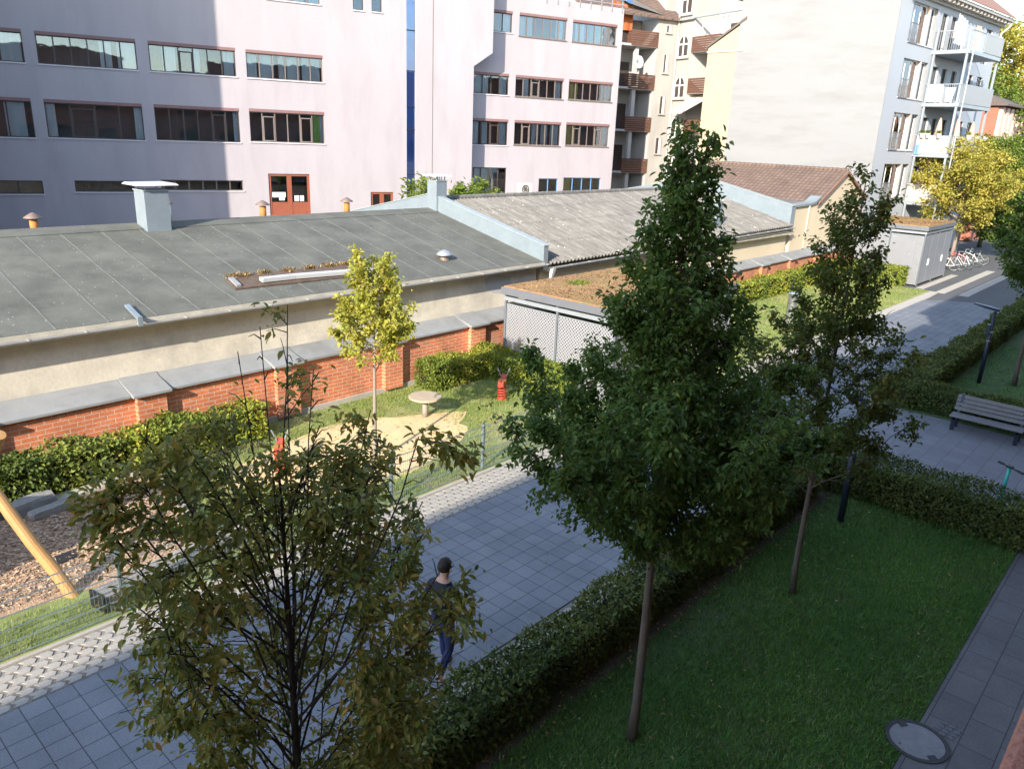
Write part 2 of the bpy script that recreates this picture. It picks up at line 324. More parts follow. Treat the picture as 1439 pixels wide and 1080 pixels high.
M['shirt']=mat('dark_shirt',(.016,.018,.028),.85,var=.2,scale=8,bump=.2)
M['denim']=mat('blue_trousers',(.018,.030,.095),.85,var=.2,scale=8,bump=.2)
M['shoe']=mat('dark_shoes',(.025,.025,.03),.6,var=.1,bump=0)
M['purple']=mat('lilac_cloth',(.42,.26,.60),.85,var=.1,bump=0)
M['peach']=mat('peach_parasol_cloth',(.60,.36,.27),.85,var=.08,bump=0)
M['cream']=mat('cream_cloth',(.55,.50,.42),.85,var=.06,bump=0)
M['bamboo']=mat('pale_bamboo_screen',(.47,.43,.345),.85,var=.12,scale=30,bump=.2,sc3=(1,1,.05))
M['screen']=mat('pale_balcony_screen',(.33,.345,.34),.8,var=.12,scale=14,bump=.1,sc3=(1,1,.08))
M['pot']=mat('white_flower_pot',(.58,.57,.55),.5,var=.05,bump=0)
M['orange_cloth']=mat('orange_curtain',(.36,.10,.03),.85,var=.12,scale=6,bump=.1)
M['blue_cloth']=mat('blue_cloth',(.15,.28,.60),.85,var=.2,scale=8,bump=.1)
M['clearglass']=glassmat('canopy_glass',(.75,.82,.80),1.0)
M['car_red']=mat('red_car_paint',(.40,.02,.02),.3,var=.05,bump=0)
M['rubber']=mat('black_rubber',(.02,.02,.022),.8,var=.2,bump=.1)
# ------------------------------------------------------------------ generic builders
def facade(mb,Fr,s0,s1,z0,z1,ops,wi=0,ii=1,reveal=.16,room=1.5,d=0,ri=None):
    ss=sorted({s0,s1}|{v for o in ops for v in o[:2]}); zz=sorted({z0,z1}|{v for o in ops for v in o[2:4]})
    for i in range(len(ss)-1):
        for j in range(len(zz)-1):
            c=(ss[i]+ss[i+1])/2; e=(zz[j]+zz[j+1])/2
            if c<s0 or c>s1 or e<z0 or e>z1 or any(o[0]<c<o[1] and o[2]<e<o[3] for o in ops): continue
            mb.add([Fr.P(ss[i],d,zz[j]),Fr.P(ss[i+1],d,zz[j]),Fr.P(ss[i+1],d,zz[j+1]),Fr.P(ss[i],d,zz[j+1])],[(0,1,2,3)],wi)
    for o in ops:
        a,b,c,e=o[:4]; rv=o[4] if len(o)>4 else reveal; r_i=o[5] if len(o)>5 else (wi if ri is None else ri)
        q=[(a,c),(b,c),(b,e),(a,e)]
        for k in range(4):
            (s_,z_),(s2,z2)=q[k],q[(k+1)%4]
            mb.add([Fr.P(s_,d,z_),Fr.P(s2,d,z2),Fr.P(s2,d-rv,z2),Fr.P(s_,d-rv,z_)],[(0,1,2,3)],r_i if k==1 else wi)
            mb.add([Fr.P(s_,d-rv,z_),Fr.P(s2,d-rv,z2),Fr.P(s2,d-room,z2),Fr.P(s_,d-room,z_)],[(0,1,2,3)],ii)
        mb.add([Fr.P(a,d-room,c),Fr.P(b,d-room,c),Fr.P(b,d-room,e),Fr.P(a,d-room,e)],[(0,1,2,3)],ii)
class OMB(MB): closed=False
def window(par,Fr,a,b,c,e,depth=.14,n=4,frame='frame_dark',shut=True,sill='sill_pale',d=0,cur=(),casements=(),glass='glass',bar=.05):
    top=e-.15 if shut else e
    w=MB(); q0,q1=d-depth,d-depth+.06
    w.fbox(Fr,a+.003,a+bar,q0,q1,c+.003,top); w.fbox(Fr,b-bar,b-.003,q0,q1,c+.003,top)
    w.fbox(Fr,a+bar,b-bar,q0,q1,c+.003,c+bar); w.fbox(Fr,a+bar,b-bar,q0,q1,top-bar,top)
    for k in range(1,n):
        s=a+(b-a)*k/n; w.fbox(Fr,s-.03,s+.03,q0+.002,q1-.002,c+bar,top-bar)
    for k in casements:
        s0=a+(b-a)*k/n+.03; s1=a+(b-a)*(k+1)/n-.03; z1=top-bar-.22
        w.fbox(Fr,s0,s0+.06,q0+.01,q1+.02,c+bar,z1); w.fbox(Fr,s1-.06,s1,q0+.01,q1+.02,c+bar,z1)
        w.fbox(Fr,s0,s1,q0+.012,q1+.018,z1,z1+.06); w.fbox(Fr,s0+.06,s1-.06,q0+.01,q1+.02,c+bar,c+bar+.06)
    W=w.build('window',frame,par)
    g=MB(); g.fbox(Fr,a+bar*.5,b-bar*.5,q0+.024,q0+.034,c+bar*.5,top-bar*.5); g.build('pane',glass,W)
    if shut:
        s=MB(); s.fbox(Fr,a+.004,b-.004,d-.15,d+.02,e-.15,e-.004); s.build('shutter_box','shutter_box',W)
    if sill:
        s=MB(); s.fbox(Fr,a-.04,b+.04,d+.003,d+.06,c-.05,c+.004); s.build('sill',sill,W)
    for (x0,x1,cm) in cur:
        s=OMB(); k=max(4,int((x1-x0)/.07)); pts=[(a+(b-a)*(x0+(x1-x0)*i/k),d-depth-.10-(.03 if i%2 else 0)) for i in range(k+1)]
        for i in range(k):
            s.add([Fr.P(*pts[i],c+.02),Fr.P(*pts[i+1],c+.02),Fr.P(*pts[i+1],top-.02),Fr.P(*pts[i],top-.02)],[(0,1,2,3)])
        s.build('curtain',cm,W)
    return W
def tree(name,label,cat,base,h,zc,prof,nl,ntw,nleaf,L,W,lm,bm_,r0,seed,asc=1.0,droop=.5,lean=(0,0),group=None,twigmesh=True,spread=.10,limb_r=.020,tl=.38,trunk_top=.93,tsc=1.0,spray=.35,extra=(),bare=0.,zfrac=.90,rmin=.62,gaps=(),t0=.18,avoid=None,zpow=1.05):
    rg=np.random.default_rng(seed); base=np.array([*base,0.]) if len(base)==2 else np.array(base,float)
    T=thing(name,label,cat,tuple(base),group)
    k=14; tp=[]
    for i in range(k+1):
        t=i/k; tp.append(base+np.array([lean[0]*t+.025*math.sin(5*t+seed)*h*.12,lean[1]*t+.025*math.cos(4*t+seed)*h*.12,h*trunk_top*t]))
    tp[0]=base+np.array([0,0,-.05])
    mb=MB(); mb.tube(tp,[r0*(1.25 if i==0 else 1)*(1-.86*i/k) for i in range(k+1)],8); mb.build('trunk',bm_,T,smooth=True)
    def trunk_at(z):
        t=min(max((z-base[2])/(h*trunk_top),0),.999)*k; i=int(t); return tp[i]*(1-(t-i))+tp[i+1]*(t-i)
    br=MB(); tw0=[];tw1=[];ww=[]
    for i in range(nl+len(extra)):
        q=(i+.5)/nl; zs=zc+(h*.93-zc)*q**zpow*zfrac
        az=i*2.39996+rg.uniform(-.4,.4)
        r1=prof(min(1,max(0,(zs+.35-zc)/(h-zc)))); r1=prof(min(1,max(0,(zs+asc*r1*.8-zc)/(h-zc))))
        rr=r1*rg.uniform(rmin,1.06)
        ze=min(zs+asc*rr*rg.uniform(.8,1.25)+.12,h); bonus=1.
        if avoid:
            dz=(az-avoid[0]+PI)%(2*PI)-PI
            if abs(dz)<avoid[1]: az+=math.copysign(avoid[1]-abs(dz)*.6,dz)
        if i>=nl: zs,az,rr,ze,bonus=extra[i-nl]
        p0=trunk_at(base[2]+zs); out=np.array([math.cos(az),math.sin(az),0])
        pts=[]
        for j in range(7):
            t=j/6; pts.append(p0+out*rr*t**.95+np.array([0,0,(ze-zs)*t**1.12])+rg.normal(0,.022*rr,3)*(t>0))
        br.tube(pts,[limb_r*(.35+.65*rr/1.5)*(1-.82*j/6)+.002 for j in range(7)],5)
        for j in range(ntw):
            t=t0+(1-t0)*(j+rg.random())/ntw; f=t*6; a=min(int(f),5); p=pts[a]*(1-(f-a))+pts[a+1]*(f-a)
            ang=az+rg.normal(0,1.0); ln=tl*rg.uniform(.5,1.25)*(1.1-.45*t)*min(1.2,.28+rr)
            dv=np.array([math.cos(ang),math.sin(ang),rg.uniform(-.25,.9)*asc**.5]); dv/=np.linalg.norm(dv)
            tw0.append(p); tw1.append(p+dv*ln); ww.append(bonus*(.15+rr)**1.25*(.35+t))
            if twigmesh: br.tube([p,p+dv*ln*.55+np.array([0,0,.02]),p+dv*ln],[.005,.0035,.002],3)
    # leader twigs
    for j in range(int(ntw*1.5)):
        z=zc+(h-zc)*(.45+.55*rg.random()); p=trunk_at(base[2]+min(z,h*trunk_top)); ang=rg.uniform(0,6.28); dv=np.array([math.cos(ang),math.sin(ang),1.0]); dv/=np.linalg.norm(dv)
        tw0.append(p); tw1.append(p+dv*tl*.8*rg.uniform(.4,1)); ww.append(.30)
    br.build('branches',bm_,T)
    tw0=np.array(tw0); tw1=np.array(tw1); n=len(tw0)
    wgt=np.clip(rg.gamma(1.8,1,n),.12,4)*np.array(ww)*(rg.random(n)>=bare); wgt/=wgt.sum()
    idx=rg.choice(n,nleaf,p=wgt); t=rg.random(nleaf)**.75
    P=tw0[idx]+(tw1[idx]-tw0[idx])*t[:,None]*1.08+rg.normal(0,spread*.5,(nleaf,3))
    td=nrm(tw1[idx]-tw0[idx]); rd=nrm(rg.normal(0,1,(nleaf,3))*np.array([1,1,.6]))
    keep=np.ones(nleaf,bool)
    for (ga,gb,gr) in gaps:   # openings in the crown
        ga=np.array(ga); gb=np.array(gb); q=np.clip(((P-ga)@(gb-ga))/((gb-ga)@(gb-ga)),0,1); keep&=np.linalg.norm(P-ga-q[:,None]*(gb-ga),axis=1)>gr
    P,td,rd,idx=P[keep],td[keep],rd[keep],idx[keep]; nleaf=len(P)
    D=td*spray+rd*.75; D[:,2]-=droop
    U=rg.normal(0,.45,(nleaf,3)); U[:,2]+=1
    tint=np.clip(rg.beta(2,2.6,nleaf)*.75*tsc+.28*(rg.random(n)[idx])*tsc+rg.normal(0,.06,nleaf),0,1)
    sz=L*rg.uniform(.5,1.3,nleaf)
    leaves('crown',P,D,U,sz,sz*W/L,tint,lm,T)
    return T
def hedge(name,label,x0,x1,y0,y1,h,n,L,lm,seed,group=None,base=0,rough=.07,ztop=None,cat='hedge'):
    rg=np.random.default_rng(seed); T=thing(name,label,cat,((x0+x1)/2,(y0+y1)/2,base),group)
    A=np.array([(x1-x0)*(y1-y0),(x1-x0)*h,(x1-x0)*h,(y1-y0)*h,(y1-y0)*h]); f=rg.choice(5,n,p=A/A.sum())
    a,b=rg.random(n),rg.random(n); ins=np.abs(rg.exponential(.055,n))
    X=x0+(x1-x0)*a; Y=y0+(y1-y0)*b; Z=np.full(n,h)-ins; 
    bz=.06*h+.94*h*b
    m=f==1; Y=np.where(m,y0+ins,Y); Z=np.where(m,bz,Z)
    m=f==2; Y=np.where(m,y1-ins,Y); Z=np.where(m,bz,Z)
    for ff,xv,sg in ((3,x0,1),(4,x1,-1)):
        m=f==ff; X=np.where(m,xv+sg*ins,X); Y=np.where(m,y0+(y1-y0)*a,Y); Z=np.where(m,bz,Z)
    bump=rough*(np.sin(X*2.3+seed)+.8*np.sin(X*5.1+Y*4+seed*2)+.5*np.sin(X*11+Z*7)+.6*np.sin(Z*6+X*3.3))
    cx,cy=(x0+x1)/2,(y0+y1)/2
    if x1-x0>=y1-y0: Y=cy+(Y-cy)*(1+bump*1.3)*(.80+.20*np.sqrt(np.clip(Z/h,0,1)))
    else: X=cx+(X-cx)*(1+bump*1.3)*(.80+.20*np.sqrt(np.clip(Z/h,0,1)))
    Z=Z*(1+bump*.75); P=np.stack([X,Y,Z+base],1)+rg.normal(0,.02,(n,3))
    st=rg.random(n)<.03; P[st,2]+=rg.uniform(0,.10,st.sum())
    O=np.stack([X-cx if (x1-x0)<(y1-y0) else 0*X,Y-cy if (x1-x0)>=(y1-y0) else 0*Y,(Z-h*.5)],1)
    D=nrm(O+1e-6)*.5+nrm(rg.normal(0,1,(n,3)))*.8; D[:,2]-=.15
    U=rg.normal(0,.5,(n,3))+nrm(O+1e-6)*.8; U[:,2]+=.5
    tint=np.clip(rg.beta(2,3,n)*.8+.16*np.sin(X*1.7+seed)+.12*np.sin(X*4.3+Y*3)+.08,0,1)
    sz=L*rg.uniform(.6,1.25,n); leaves('foliage',P,D,U,sz,sz*.62,tint,lm,T)
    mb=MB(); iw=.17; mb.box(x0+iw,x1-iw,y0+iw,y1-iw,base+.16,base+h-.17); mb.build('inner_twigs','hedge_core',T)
    mb=MB(); k=int(max(x1-x0,y1-y0)/.16)
    for i in range(k):
        t=(i+.5)/k; px,py=(x0+(x1-x0)*t,cy+rg.uniform(-.12,.12)) if x1-x0>=y1-y0 else (cx+rg.uniform(-.12,.12),y0+(y1-y0)*t)
        for q in range(2):
            mb.tube([(px,py,base-.03),(px+rg.uniform(-.12,.12),py+rg.uniform(-.15,.15),base+h*.82)],[.009,.004],4)
    mb.build('stems','bark_dark',T); return T
def blades(name,n,area,hh,m,seed,z=0,mask=None,w=.006):
    rg=np.random.default_rng(seed); x0,x1,y0,y1=area
    X=rg.uniform(x0,x1,n); Y=rg.uniform(y0,y1,n)
    if mask is not None:
        k=mask(X,Y,rg); X,Y=X[k],Y[k]; n=len(X)
    H=hh*rg.uniform(.4,1.25,n); a=rg.uniform(0,6.28,n); ln=rg.uniform(.2,1.1,n)*H
    b=np.stack([X,Y,np.full(n,z)],1); s=np.stack([np.cos(a),np.sin(a),0*a],1)*w; an=a+1.57+rg.normal(0,.5,n)
    t=b+np.stack([np.cos(an)*ln,np.sin(an)*ln,H],1)
    V=np.stack([b-s,b+s,t],1).reshape(-1,3); i=np.arange(n)*3
    o=npmesh(name,V,np.stack([i,i+1,i+2],1),np.clip(rg.beta(2,2.5,n)+.15*np.sin(X*1.3)*np.sin(Y*1.9),0,1),m)
    o['kind']='stuff'; return o
def lerp(P,t):
    for i in range(len(P)-1):
        if t<=P[i+1][0]:
            a=(t-P[i][0])/(P[i+1][0]-P[i][0]); return P[i][1]*(1-a)+P[i+1][1]*a
    return P[-1][1]
def profile(P): return lambda t:lerp(P,max(0,min(1,t)))
# ================================================================== GROUND
sheet('ground',rect(-300,600,-300,600),-.06,'asphalt')
sheet('courtyard_ground',rect(-30,49,16.6,60),-.02,'earth')
arc=[(41.2+1.3*math.sin(PI*i/8),6.14+(10.0-6.14)*i/8) for i in range(9)]
sheet('path',[(-9,6.14)]+arc[:1]+arc[1:]+[(31,10.0),(31,9.47),(-9,9.47)],0,'slab')
sheet('gravel_strip',rect(-9,31,9.473,10.42),-.010,'gravel')
sheet('gravel_strip',rect(-9,15.4,5.70,6.137),-.016,'gravel')
def paver_strip(x0,x1,y0,y1,seed):
    rg=random.Random(seed); mb=MB(); px,py=.205,.150; rows=int((y1-y0)/py); oy=(y1-y0-rows*py)/2
    sh=[(-.092,-.062),(.050,-.062),(.092,0),(.050,.062),(-.092,.062),(-.052,0)]
    for j in range(rows):
        yy=y0+oy+(j+.5)*py
        for i in range(int((x1-x0)/px)):
            xx=x0+(i+.5+(.5 if j%2 else 0))*px; zz=rg.uniform(-.004,.004); k=rg.uniform(.98,1.06)
            top=[(xx+a*k,yy+b*k,zz) for a,b in sh]; mid=[(xx+a*k*1.05,yy+b*k*1.05,zz-.008) for a,b in sh]; lo=[(xx+a*1.05,yy+b*1.05,-.05) for a,b in sh]
            n=6; mb.add(top+mid+lo,[tuple(range(n))]+[(i2+q*n,i2+(q+1)*n,(i2+1)%n+(q+1)*n,(i2+1)%n+q*n) for q in (0,1) for i2 in range(n)])
    return struct('grid_paver_strip',mb,'paver')
paver_strip(-4,31,9.48,10.40,1); paver_strip(-2,15.3,5.71,6.13,2)
k=MB(); k.box(-9,16.3,10.421,10.49,-.08,.012); k.box(16.301,31,10.421,10.49,-.08,.012); struct('kerb_strip',k,'kerb')
sheet('play_lawn',rect(-9,44.4,10.492,16.0),0,'playlawn')
sheet('earth_bed',rect(-9,16.2,4.72,5.698),-.004,'earth')
sheet('lawn',rect(-9,16.28,1.36,4.719),0,'lawn')
sheet('lawn',rect(22.6,42.5,1.36,6.10),0,'lawn')
sheet('footpath',rect(-9,48,-.8,1.353),.006,'walk')
sheet('plaza',[(16.29,1.36),(22.59,1.36),(22.59,6.13),(15.42,6.13),(15.42,5.71),(16.29,5.71)],-.003,'plaza')
sheet('sunlit_slab_strip',[(31.002,10.003),(42.4,10.003),(44.3,10.1),(44.3,10.49),(31.002,10.49)],-.004,'band')  # slabs in full sun; the sunlight is put into this paler colour
sheet('pale_road_strip',rect(44.5,56,9.85,10.30),-.045,'band'); sheet('pale_road_strip',rect(44.5,54.5,8.75,9.20),-.045,'band')  # pale thin strips on the asphalt
sheet('pale_road_strip',rect(45,52,11.0,11.38),-.045,'band')
def blob(cx,cy,rx,ry,seed,n=40):
    return [(cx+rx*math.cos(2*PI*i/n)*(1+.10*math.sin(3*2*PI*i/n+seed)+.07*math.sin(7*2*PI*i/n)+.05*math.sin(13*2*PI*i/n)),cy+ry*math.sin(2*PI*i/n)*(1+.08*math.cos(4*2*PI*i/n+seed))) for i in range(n)]
sheet('sand_patch',blob(9.7,13.15,3.0,1.62,1),.006,'sand')
sheet('bark_mulch_bed',[(-5,11.75),(2,11.66),(4.2,11.45),(5.3,11.6),(5.42,12.4),(5.6,13.6),(5.82,14.95),(3.4,14.78),(-5,14.75)],.010,'mulch')
sheet('mulch_border_earth',[(-5,14.752),(3.4,14.782),(5.85,14.952),(8.4,14.7),(8.4,15.99),(-5,15.99)],.004,'earth')
# ================================================================== BRICK WALL
bw=thing('brick_wall','long red brick garden wall with concrete coping below the old sheds','wall',(20,16.1,0))
m=MB(); m.box(-9,56,16.0,16.34,.14,1.36); m.build('wall','brick',bw)
m=MB(); m.box(-9,56,15.95,16.36,-.1,.14); m.build('footing','concrete',bw)
xs=[6.0+3.27*i+.33 for i in range(-4,15)]
for i,x in enumerate(xs):
    if x>55: break
    m=MB(); m.box(x-.31,x+.31,15.86,16.0,.10,1.36); m.build('pier','brick',bw)
def slab_c(mb,x0,x1,y0,z0):   # coping piece sloping back up to the shed wall
    A=[(x0,y0,z0-.05),(x0,y0,z0+.012),(x0,16.36,z0+.16),(x0,16.499,z0+.235),(x0,16.499,z0-.05)]
    mb.prism(A,[(x1,y,z) for _,y,z in A])
for i in range(len(xs)-1):
    m=MB(); slab_c(m,xs[i]+.41,xs[i+1]-.41,15.90,1.415); m.build('coping','coping',bw,bevel=.008)
for i,x in enumerate(xs[:-1]):
    m=MB(); slab_c(m,x-.405,x+.405,15.76,1.425+.012*random.random()); m.build('pier_cap','coping',bw,bevel=.008)
# ================================================================== FELT ROOF SHED
EV,RG=(16.2,2.97),(21.8,4.20); SL=(RG[1]-EV[1])/(RG[0]-EV[0])
def rz(y): return EV[1]+SL*(y-EV[0]) if y<=RG[0] else RG[1]-SL*(y-RG[0])
X0,X1=-14,19.45
fs=thing('felt_roof_shed','long low shed with dark grey felt roof behind the brick wall','shed',(3,16.5,0))
m=MB(); A=[(X0,16.5,0),(X0,16.5,2.85),(X0,21.8,4.02),(X0,27.1,2.85),(X0,27.1,0)]; m.prism(A,[(X1,y,z) for _,y,z in A]); m.build('wall','plaster',fs)
m=MB(); A=[(X0,16.17,rz(16.17)-.11),(X0,16.17,rz(16.17)),(X0,21.8,RG[1]),(X0,27.4,rz(27.4)),(X0,27.4,rz(27.4)-.11),(X0,21.8,RG[1]-.13)]
m.prism(A,[(X1,y,z) for _,y,z in A]); ng=len(m.f)
x=4.79-.97*18
while x<19.2:
    for (ya,yb) in ((16.17,21.35),):
        w=random.uniform(-.03,.03); q=.0
        pts=[ya+(yb-ya)*i/8 for i in range(9)]
        for a,b in zip(pts[:-1],pts[1:]):
            j=random.uniform(-.012,.012)
            m.prism([(x+w+j,a,rz(a)+.001),(x+w+j+.035,a,rz(a)+.001),(x+w+j+.035,a,rz(a)+.009),(x+w+j,a,rz(a)+.009)],[(x+w+j,b,rz(b)+.001),(x+w+j+.035,b,rz(b)+.001),(x+w+j+.035,b,rz(b)+.009),(x+w+j,b,rz(b)+.009)])
    x+=.97
m.m[ng:]=[1]*(len(m.f)-ng); rf=m.build('roof',['felt','felt_seam'],fs)
m=MB(); A=[(X0,21.3,rz(21.3)+.004),(X0,21.3,rz(21.3)+.02),(X0,21.8,RG[1]+.022),(X0,22.3,rz(22.3)+.02),(X0,22.3,rz(22.3)+.004),(X0,21.8,RG[1]+.004)]; m.prism(A,[(X1-.01,y,z) for _,y,z in A]); m.build('ridge_strip','felt',rf)
m=MB(); m.box(X0,X1,16.145,16.168,2.79,2.955); m.build('fascia','fascia',fs)
def gutter(par,x0,x1,y,z0,z1,mt,r=.065):
    m=MB(); n=8; A=[];B=[]
    prof=[(math.cos(PI+PI*i/n),math.sin(PI+PI*i/n)) for i in range(n+1)]
    A=[(x0,y+r*c,z0+r*s) for c,s in prof]+[(x0,y+(r-.008)*c,z0+(r-.008)*s) for c,s in prof[::-1]]
    m.prism(A,[(x1,p[1],p[2]+z1-z0) for p in A])
    k=int((x1-x0)/1.0)
    for i in range(k+1):
        xx=x0+(x1-x0)*i/max(1,k); zz=z0+(z1-z0)*i/max(1,k); m.box(xx-.012,xx+.012,y-r-.006,y+r,zz-.012,zz+.012)
    return m.build('gutter',mt,par)
gutter(fs,X0,X1+.05,16.075,2.82,2.90,'gutter')
def chimney(par,cx,cy,wx,wy,z0,z1,capz,cw,louver=False,mt='zinc'):
    m=MB(); m.box(cx-wx/2,cx+wx/2,cy-wy/2,cy+wy/2,z0,z1); c=m.build('chimney',mt,par,bevel=.01)
    m=MB(); m.box(cx-wx/2-.02,cx+wx/2+.02,cy-wy/2-.02,cy+wy/2+.02,z1,z1+.03)
    for sx in (-1,1):
        for sy in (-1,1): m.box(cx+sx*wx*.38-.015,cx+sx*wx*.38+.015,cy+sy*wy*.38-.015,cy+sy*wy*.38+.015,z1+.03,capz)
        if louver: m.box(cx+sx*wx*.1-.02,cx+sx*wx*.1+.02,cy-wy*.38,cy-wy*.36,z1+.03,capz)
    m.build('cap_legs','zinc_dull',c)
    m=MB(); n=[(cx-cw/2,cy-cw*.42),(cx+cw/2,cy-cw*.42),(cx+cw/2,cy+cw*.42),(cx-cw/2,cy+cw*.42)]
    m.prism([(a,b,capz) for a,b in n],[(cx+(a-cx)*.9,cy+(b-cy)*.9,capz+.05) for a,b in n]); m.build('chimney_cap','white_metal',c)
chimney(fs,9.12,21.42,.66,.62,3.95,5.10,5.25,1.12)
def parapet(par,x0,x1,yl,base_l,top_l,yr,top_r,mt='zinc',ridge=21.8):
    m=MB(); A=[(x0,yl,base_l),(x0,yl,top_l),(x0,ridge,top_r),(x0,2*ridge-yl,top_l),(x0,2*ridge-yl,base_l)]
    m.prism(A,[(x1,y,z) for _,y,z in A]); p=m.build('parapet',mt,par)
    A=[(x0-.03,yl-.03,top_l+.001),(x0-.03,yl-.03,top_l+.03),(x0-.03,ridge,top_r+.03),(x0-.03,2*ridge-yl,top_l+.03),(x0-.03,2*ridge-yl,top_l+.001),(x0-.03,ridge,top_r+.001)]
    m=MB(); m.prism(A,[(x1+.03,y,z) for _,y,z in A]); m.build('parapet_capping','zinc_dull',p)
parapet(fs,19.46,19.68,16.22,2.7,3.48,21.8,4.72)
chimney(fs,19.62,21.62,.52,.50,4.0,5.18,5.36,.86,True)
m=MB(); A=[(17.0,2.62),(17.5,2.70),(18.1,2.6),(18.3,2.25),(17.9,2.05),(17.4,2.12),(17.05,2.3)]; m.prism([(x,16.497,z) for x,z in A],[(x,16.515,z) for x,z in A]); m.build('plaster_patch','altwhite',fs)
# loose things on the felt roof
t=MB(); 
def onroof(pts,dz,th,mb,mi=0):
    mb.prism([(x,y,rz(y)+dz) for x,y in pts],[(x,y,rz(y)+dz+th) for x,y in pts],mi)
onroof([(8.95,16.92),(12.9,16.80),(12.9,17.50),(12.5,17.66),(12.1,17.52),(11.6,17.74),(11.1,17.58),(10.6,17.66),(10.2,17.50),(9.8,17.69),(9.5,17.60),(9.3,17.72),(9.05,17.50)],.012,.035,t)
o=t.build('torn_felt_patch','felt_dark'); tag(o,'dark torn felt patch lying on the grey shed roof','roof patch')
rgw=np.random.default_rng(4); nw=420; cw=np.array([9.3,9.6,10.1,10.8,11.5,12.1,12.6])[rgw.integers(0,7,nw)]; xw=cw+rgw.normal(0,.10,nw); yw=17.62+rgw.normal(0,.06,nw)
Pw=np.stack([xw,yw,np.array([rz(v) for v in yw])+.03],1); Dw=rgw.normal(0,.6,(nw,3)); Dw[:,2]=np.abs(Dw[:,2])+.5
o=leaves('roof_weeds',Pw,Dw,np.tile([0.,0,1.],(nw,1))+rgw.normal(0,.2,(nw,3)),np.full(nw,.10)*rgw.uniform(.5,1.3,nw),np.full(nw,.035),rgw.random(nw),'dead_leaf',None); o['kind']='stuff'
t=MB(); onroof([(9.02,16.98),(9.14,16.98),(9.20,17.45),(9.08,17.47)],.05,.05,t); o=t.build('loose_board','gutter'); tag(o,'short grey board at the left end of the torn felt patch','board')
t=MB()
def channel(p,q,mb,w=.17,hh=.10):
    p=Vector((p[0],p[1],rz(p[1])+.075)); q=Vector((q[0],q[1],rz(q[1])+.075)); d=(q-p).normalized(); s=Vector((0,1,SL)).normalized(); u=d.cross(s)
    if u.z<0: u=-u
    for (a,b,c,e) in ((-w/2,w/2,0,.02),(-w/2,-w/2+.02,.02,hh),(w/2-.02,w/2,.02,hh*.8)):
        mb.prism([p+s*a+u*c,p+s*b+u*c,p+s*b+u*e,p+s*a+u*e],[q+s*a+u*c,q+s*b+u*c,q+s*b+u*e,q+s*a+u*e])
channel((9.72,17.08),(10.62,17.06),t); channel((10.63,17.06),(13.0,16.88),t)
o=t.build('bent_gutter_length','white_metal'); tag(o,'bent white gutter length lying along the torn roof felt','gutter piece')
t=MB(); onroof([(6.28,16.05),(6.38,16.05),(6.42,16.72),(6.32,16.72)],.03,.05,t); t.box(6.28,6.38,16.0,16.05,2.83,3.03); o=t.build('metal_strap','zinc'); tag(o,'pale metal strap bent over the eave of the felt roof','metal strap')
v=thing('roof_vent','grey cowl roof vent with rusty collar above the felt roof eave','roof vent',(16.0,17.28,rz(17.28)))
t=MB(); t.lathe((16.0,17.28,rz(17.28)-.03),[(.15,0),(.13,.12),(.13,.16)],16); t.build('collar','cap',v); t=MB(); t.lathe((16.0,17.28,rz(17.28)+.12),[(.24,0),(.25,.04),(.15,.12),(.02,.17)],18); t.build('cowl','light_steel',v,smooth=True)
for (x,y,zt,lb) in ((6.55,22.6,4.40,'short orange vent pipe with brown cowl at the far left behind the ridge'),(13.08,22.6,4.50,'orange vent pipe with cowl in front of the red double door'),(16.3,22.6,4.50,'orange vent pipe with cowl furthest right along the felt roof ridge'),(10.05,22.5,4.66,'thin vent pipe poking up beside the zinc chimney')):
    v=thing('vent_pipe',lb,'vent pipe',(x,y,rz(y)),'vent pipes behind the felt roof ridge')
    t=MB(); rr=.10 if x!=10.05 else .05; t.lathe((x,y,rz(y)-.05),[(rr,0),(rr,zt-rz(y)-.02)],12); t.build('pipe','orange' if x!=10.05 else 'zinc_dull',v,smooth=True)
    t=MB(); t.lathe((x,y,zt-.03),[(rr*2.2,0),(rr*2.2,.02),(rr*.7,.12),(.01,.15)],14); t.build('cowl','cap',v,smooth=True)
# ================================================================== CORRUGATED SHED
cs=thing('corrugated_roof_shed','low shed with lichened corrugated roof between the zinc parapets','shed',(29.5,16.5,0))
X0,X1=19.7,39.25; e0,e1=2.86,3.06
m=MB(); m.prism([(X0,16.5,0),(X0,16.5,2.72),(X0,21.8,4.1),(X0,27,2.7),(X0,27,0)],[(X1,16.5,0),(X1,16.5,2.95),(X1,21.8,4.2),(X1,27,2.7),(X1,27,0)]); m.build('wall','plaster2',cs)
m=OMB(); nx=int((X1-X0)/.04); rows=[16.18,17.6,17.601,19.2,19.201,20.6,20.601,21.8]
vs=[];fsx=[]
def cz(x,y): 
    e=e0+(e1-e0)*(x-X0)/(X1-X0); return e+(4.5-e)*(y-16.18)/(21.8-16.18)
for r,y in enumerate(rows):
    for i in range(nx+1):
        x=X0+(X1-X0)*i/nx; lift=.022*(1-(y-rows[r-1])/1.6) if r%2 else 0
        lap={0:0.0,1:0.018,2:0,3:.018,4:0,5:.018,6:0,7:.018}[r]
        vs.append((x,y,cz(x,y)+.045*math.cos(2*PI*(x-X0)/.20)-lap+.02))
for r in (0,2,4,6):
    for i in range(nx): a=r*(nx+1)+i; fsx.append((a,a+1,a+nx+2,a+nx+1))
m.add(vs,fsx)
bk=[(X0,21.8,cz(X0,21.8)+.03),(X1,21.8,cz(X1,21.8)+.03),(X1,27.3,3.0),(X0,27.3,3.0)]; m.add(bk,[(0,1,2,3)])
rf=m.build('roof','corr',cs,smooth=False); sm=rf.modifiers.new('thick','SOLIDIFY'); sm.thickness=.012; sm.offset=-1
m=MB(); n=int((X1-X0)/.2)
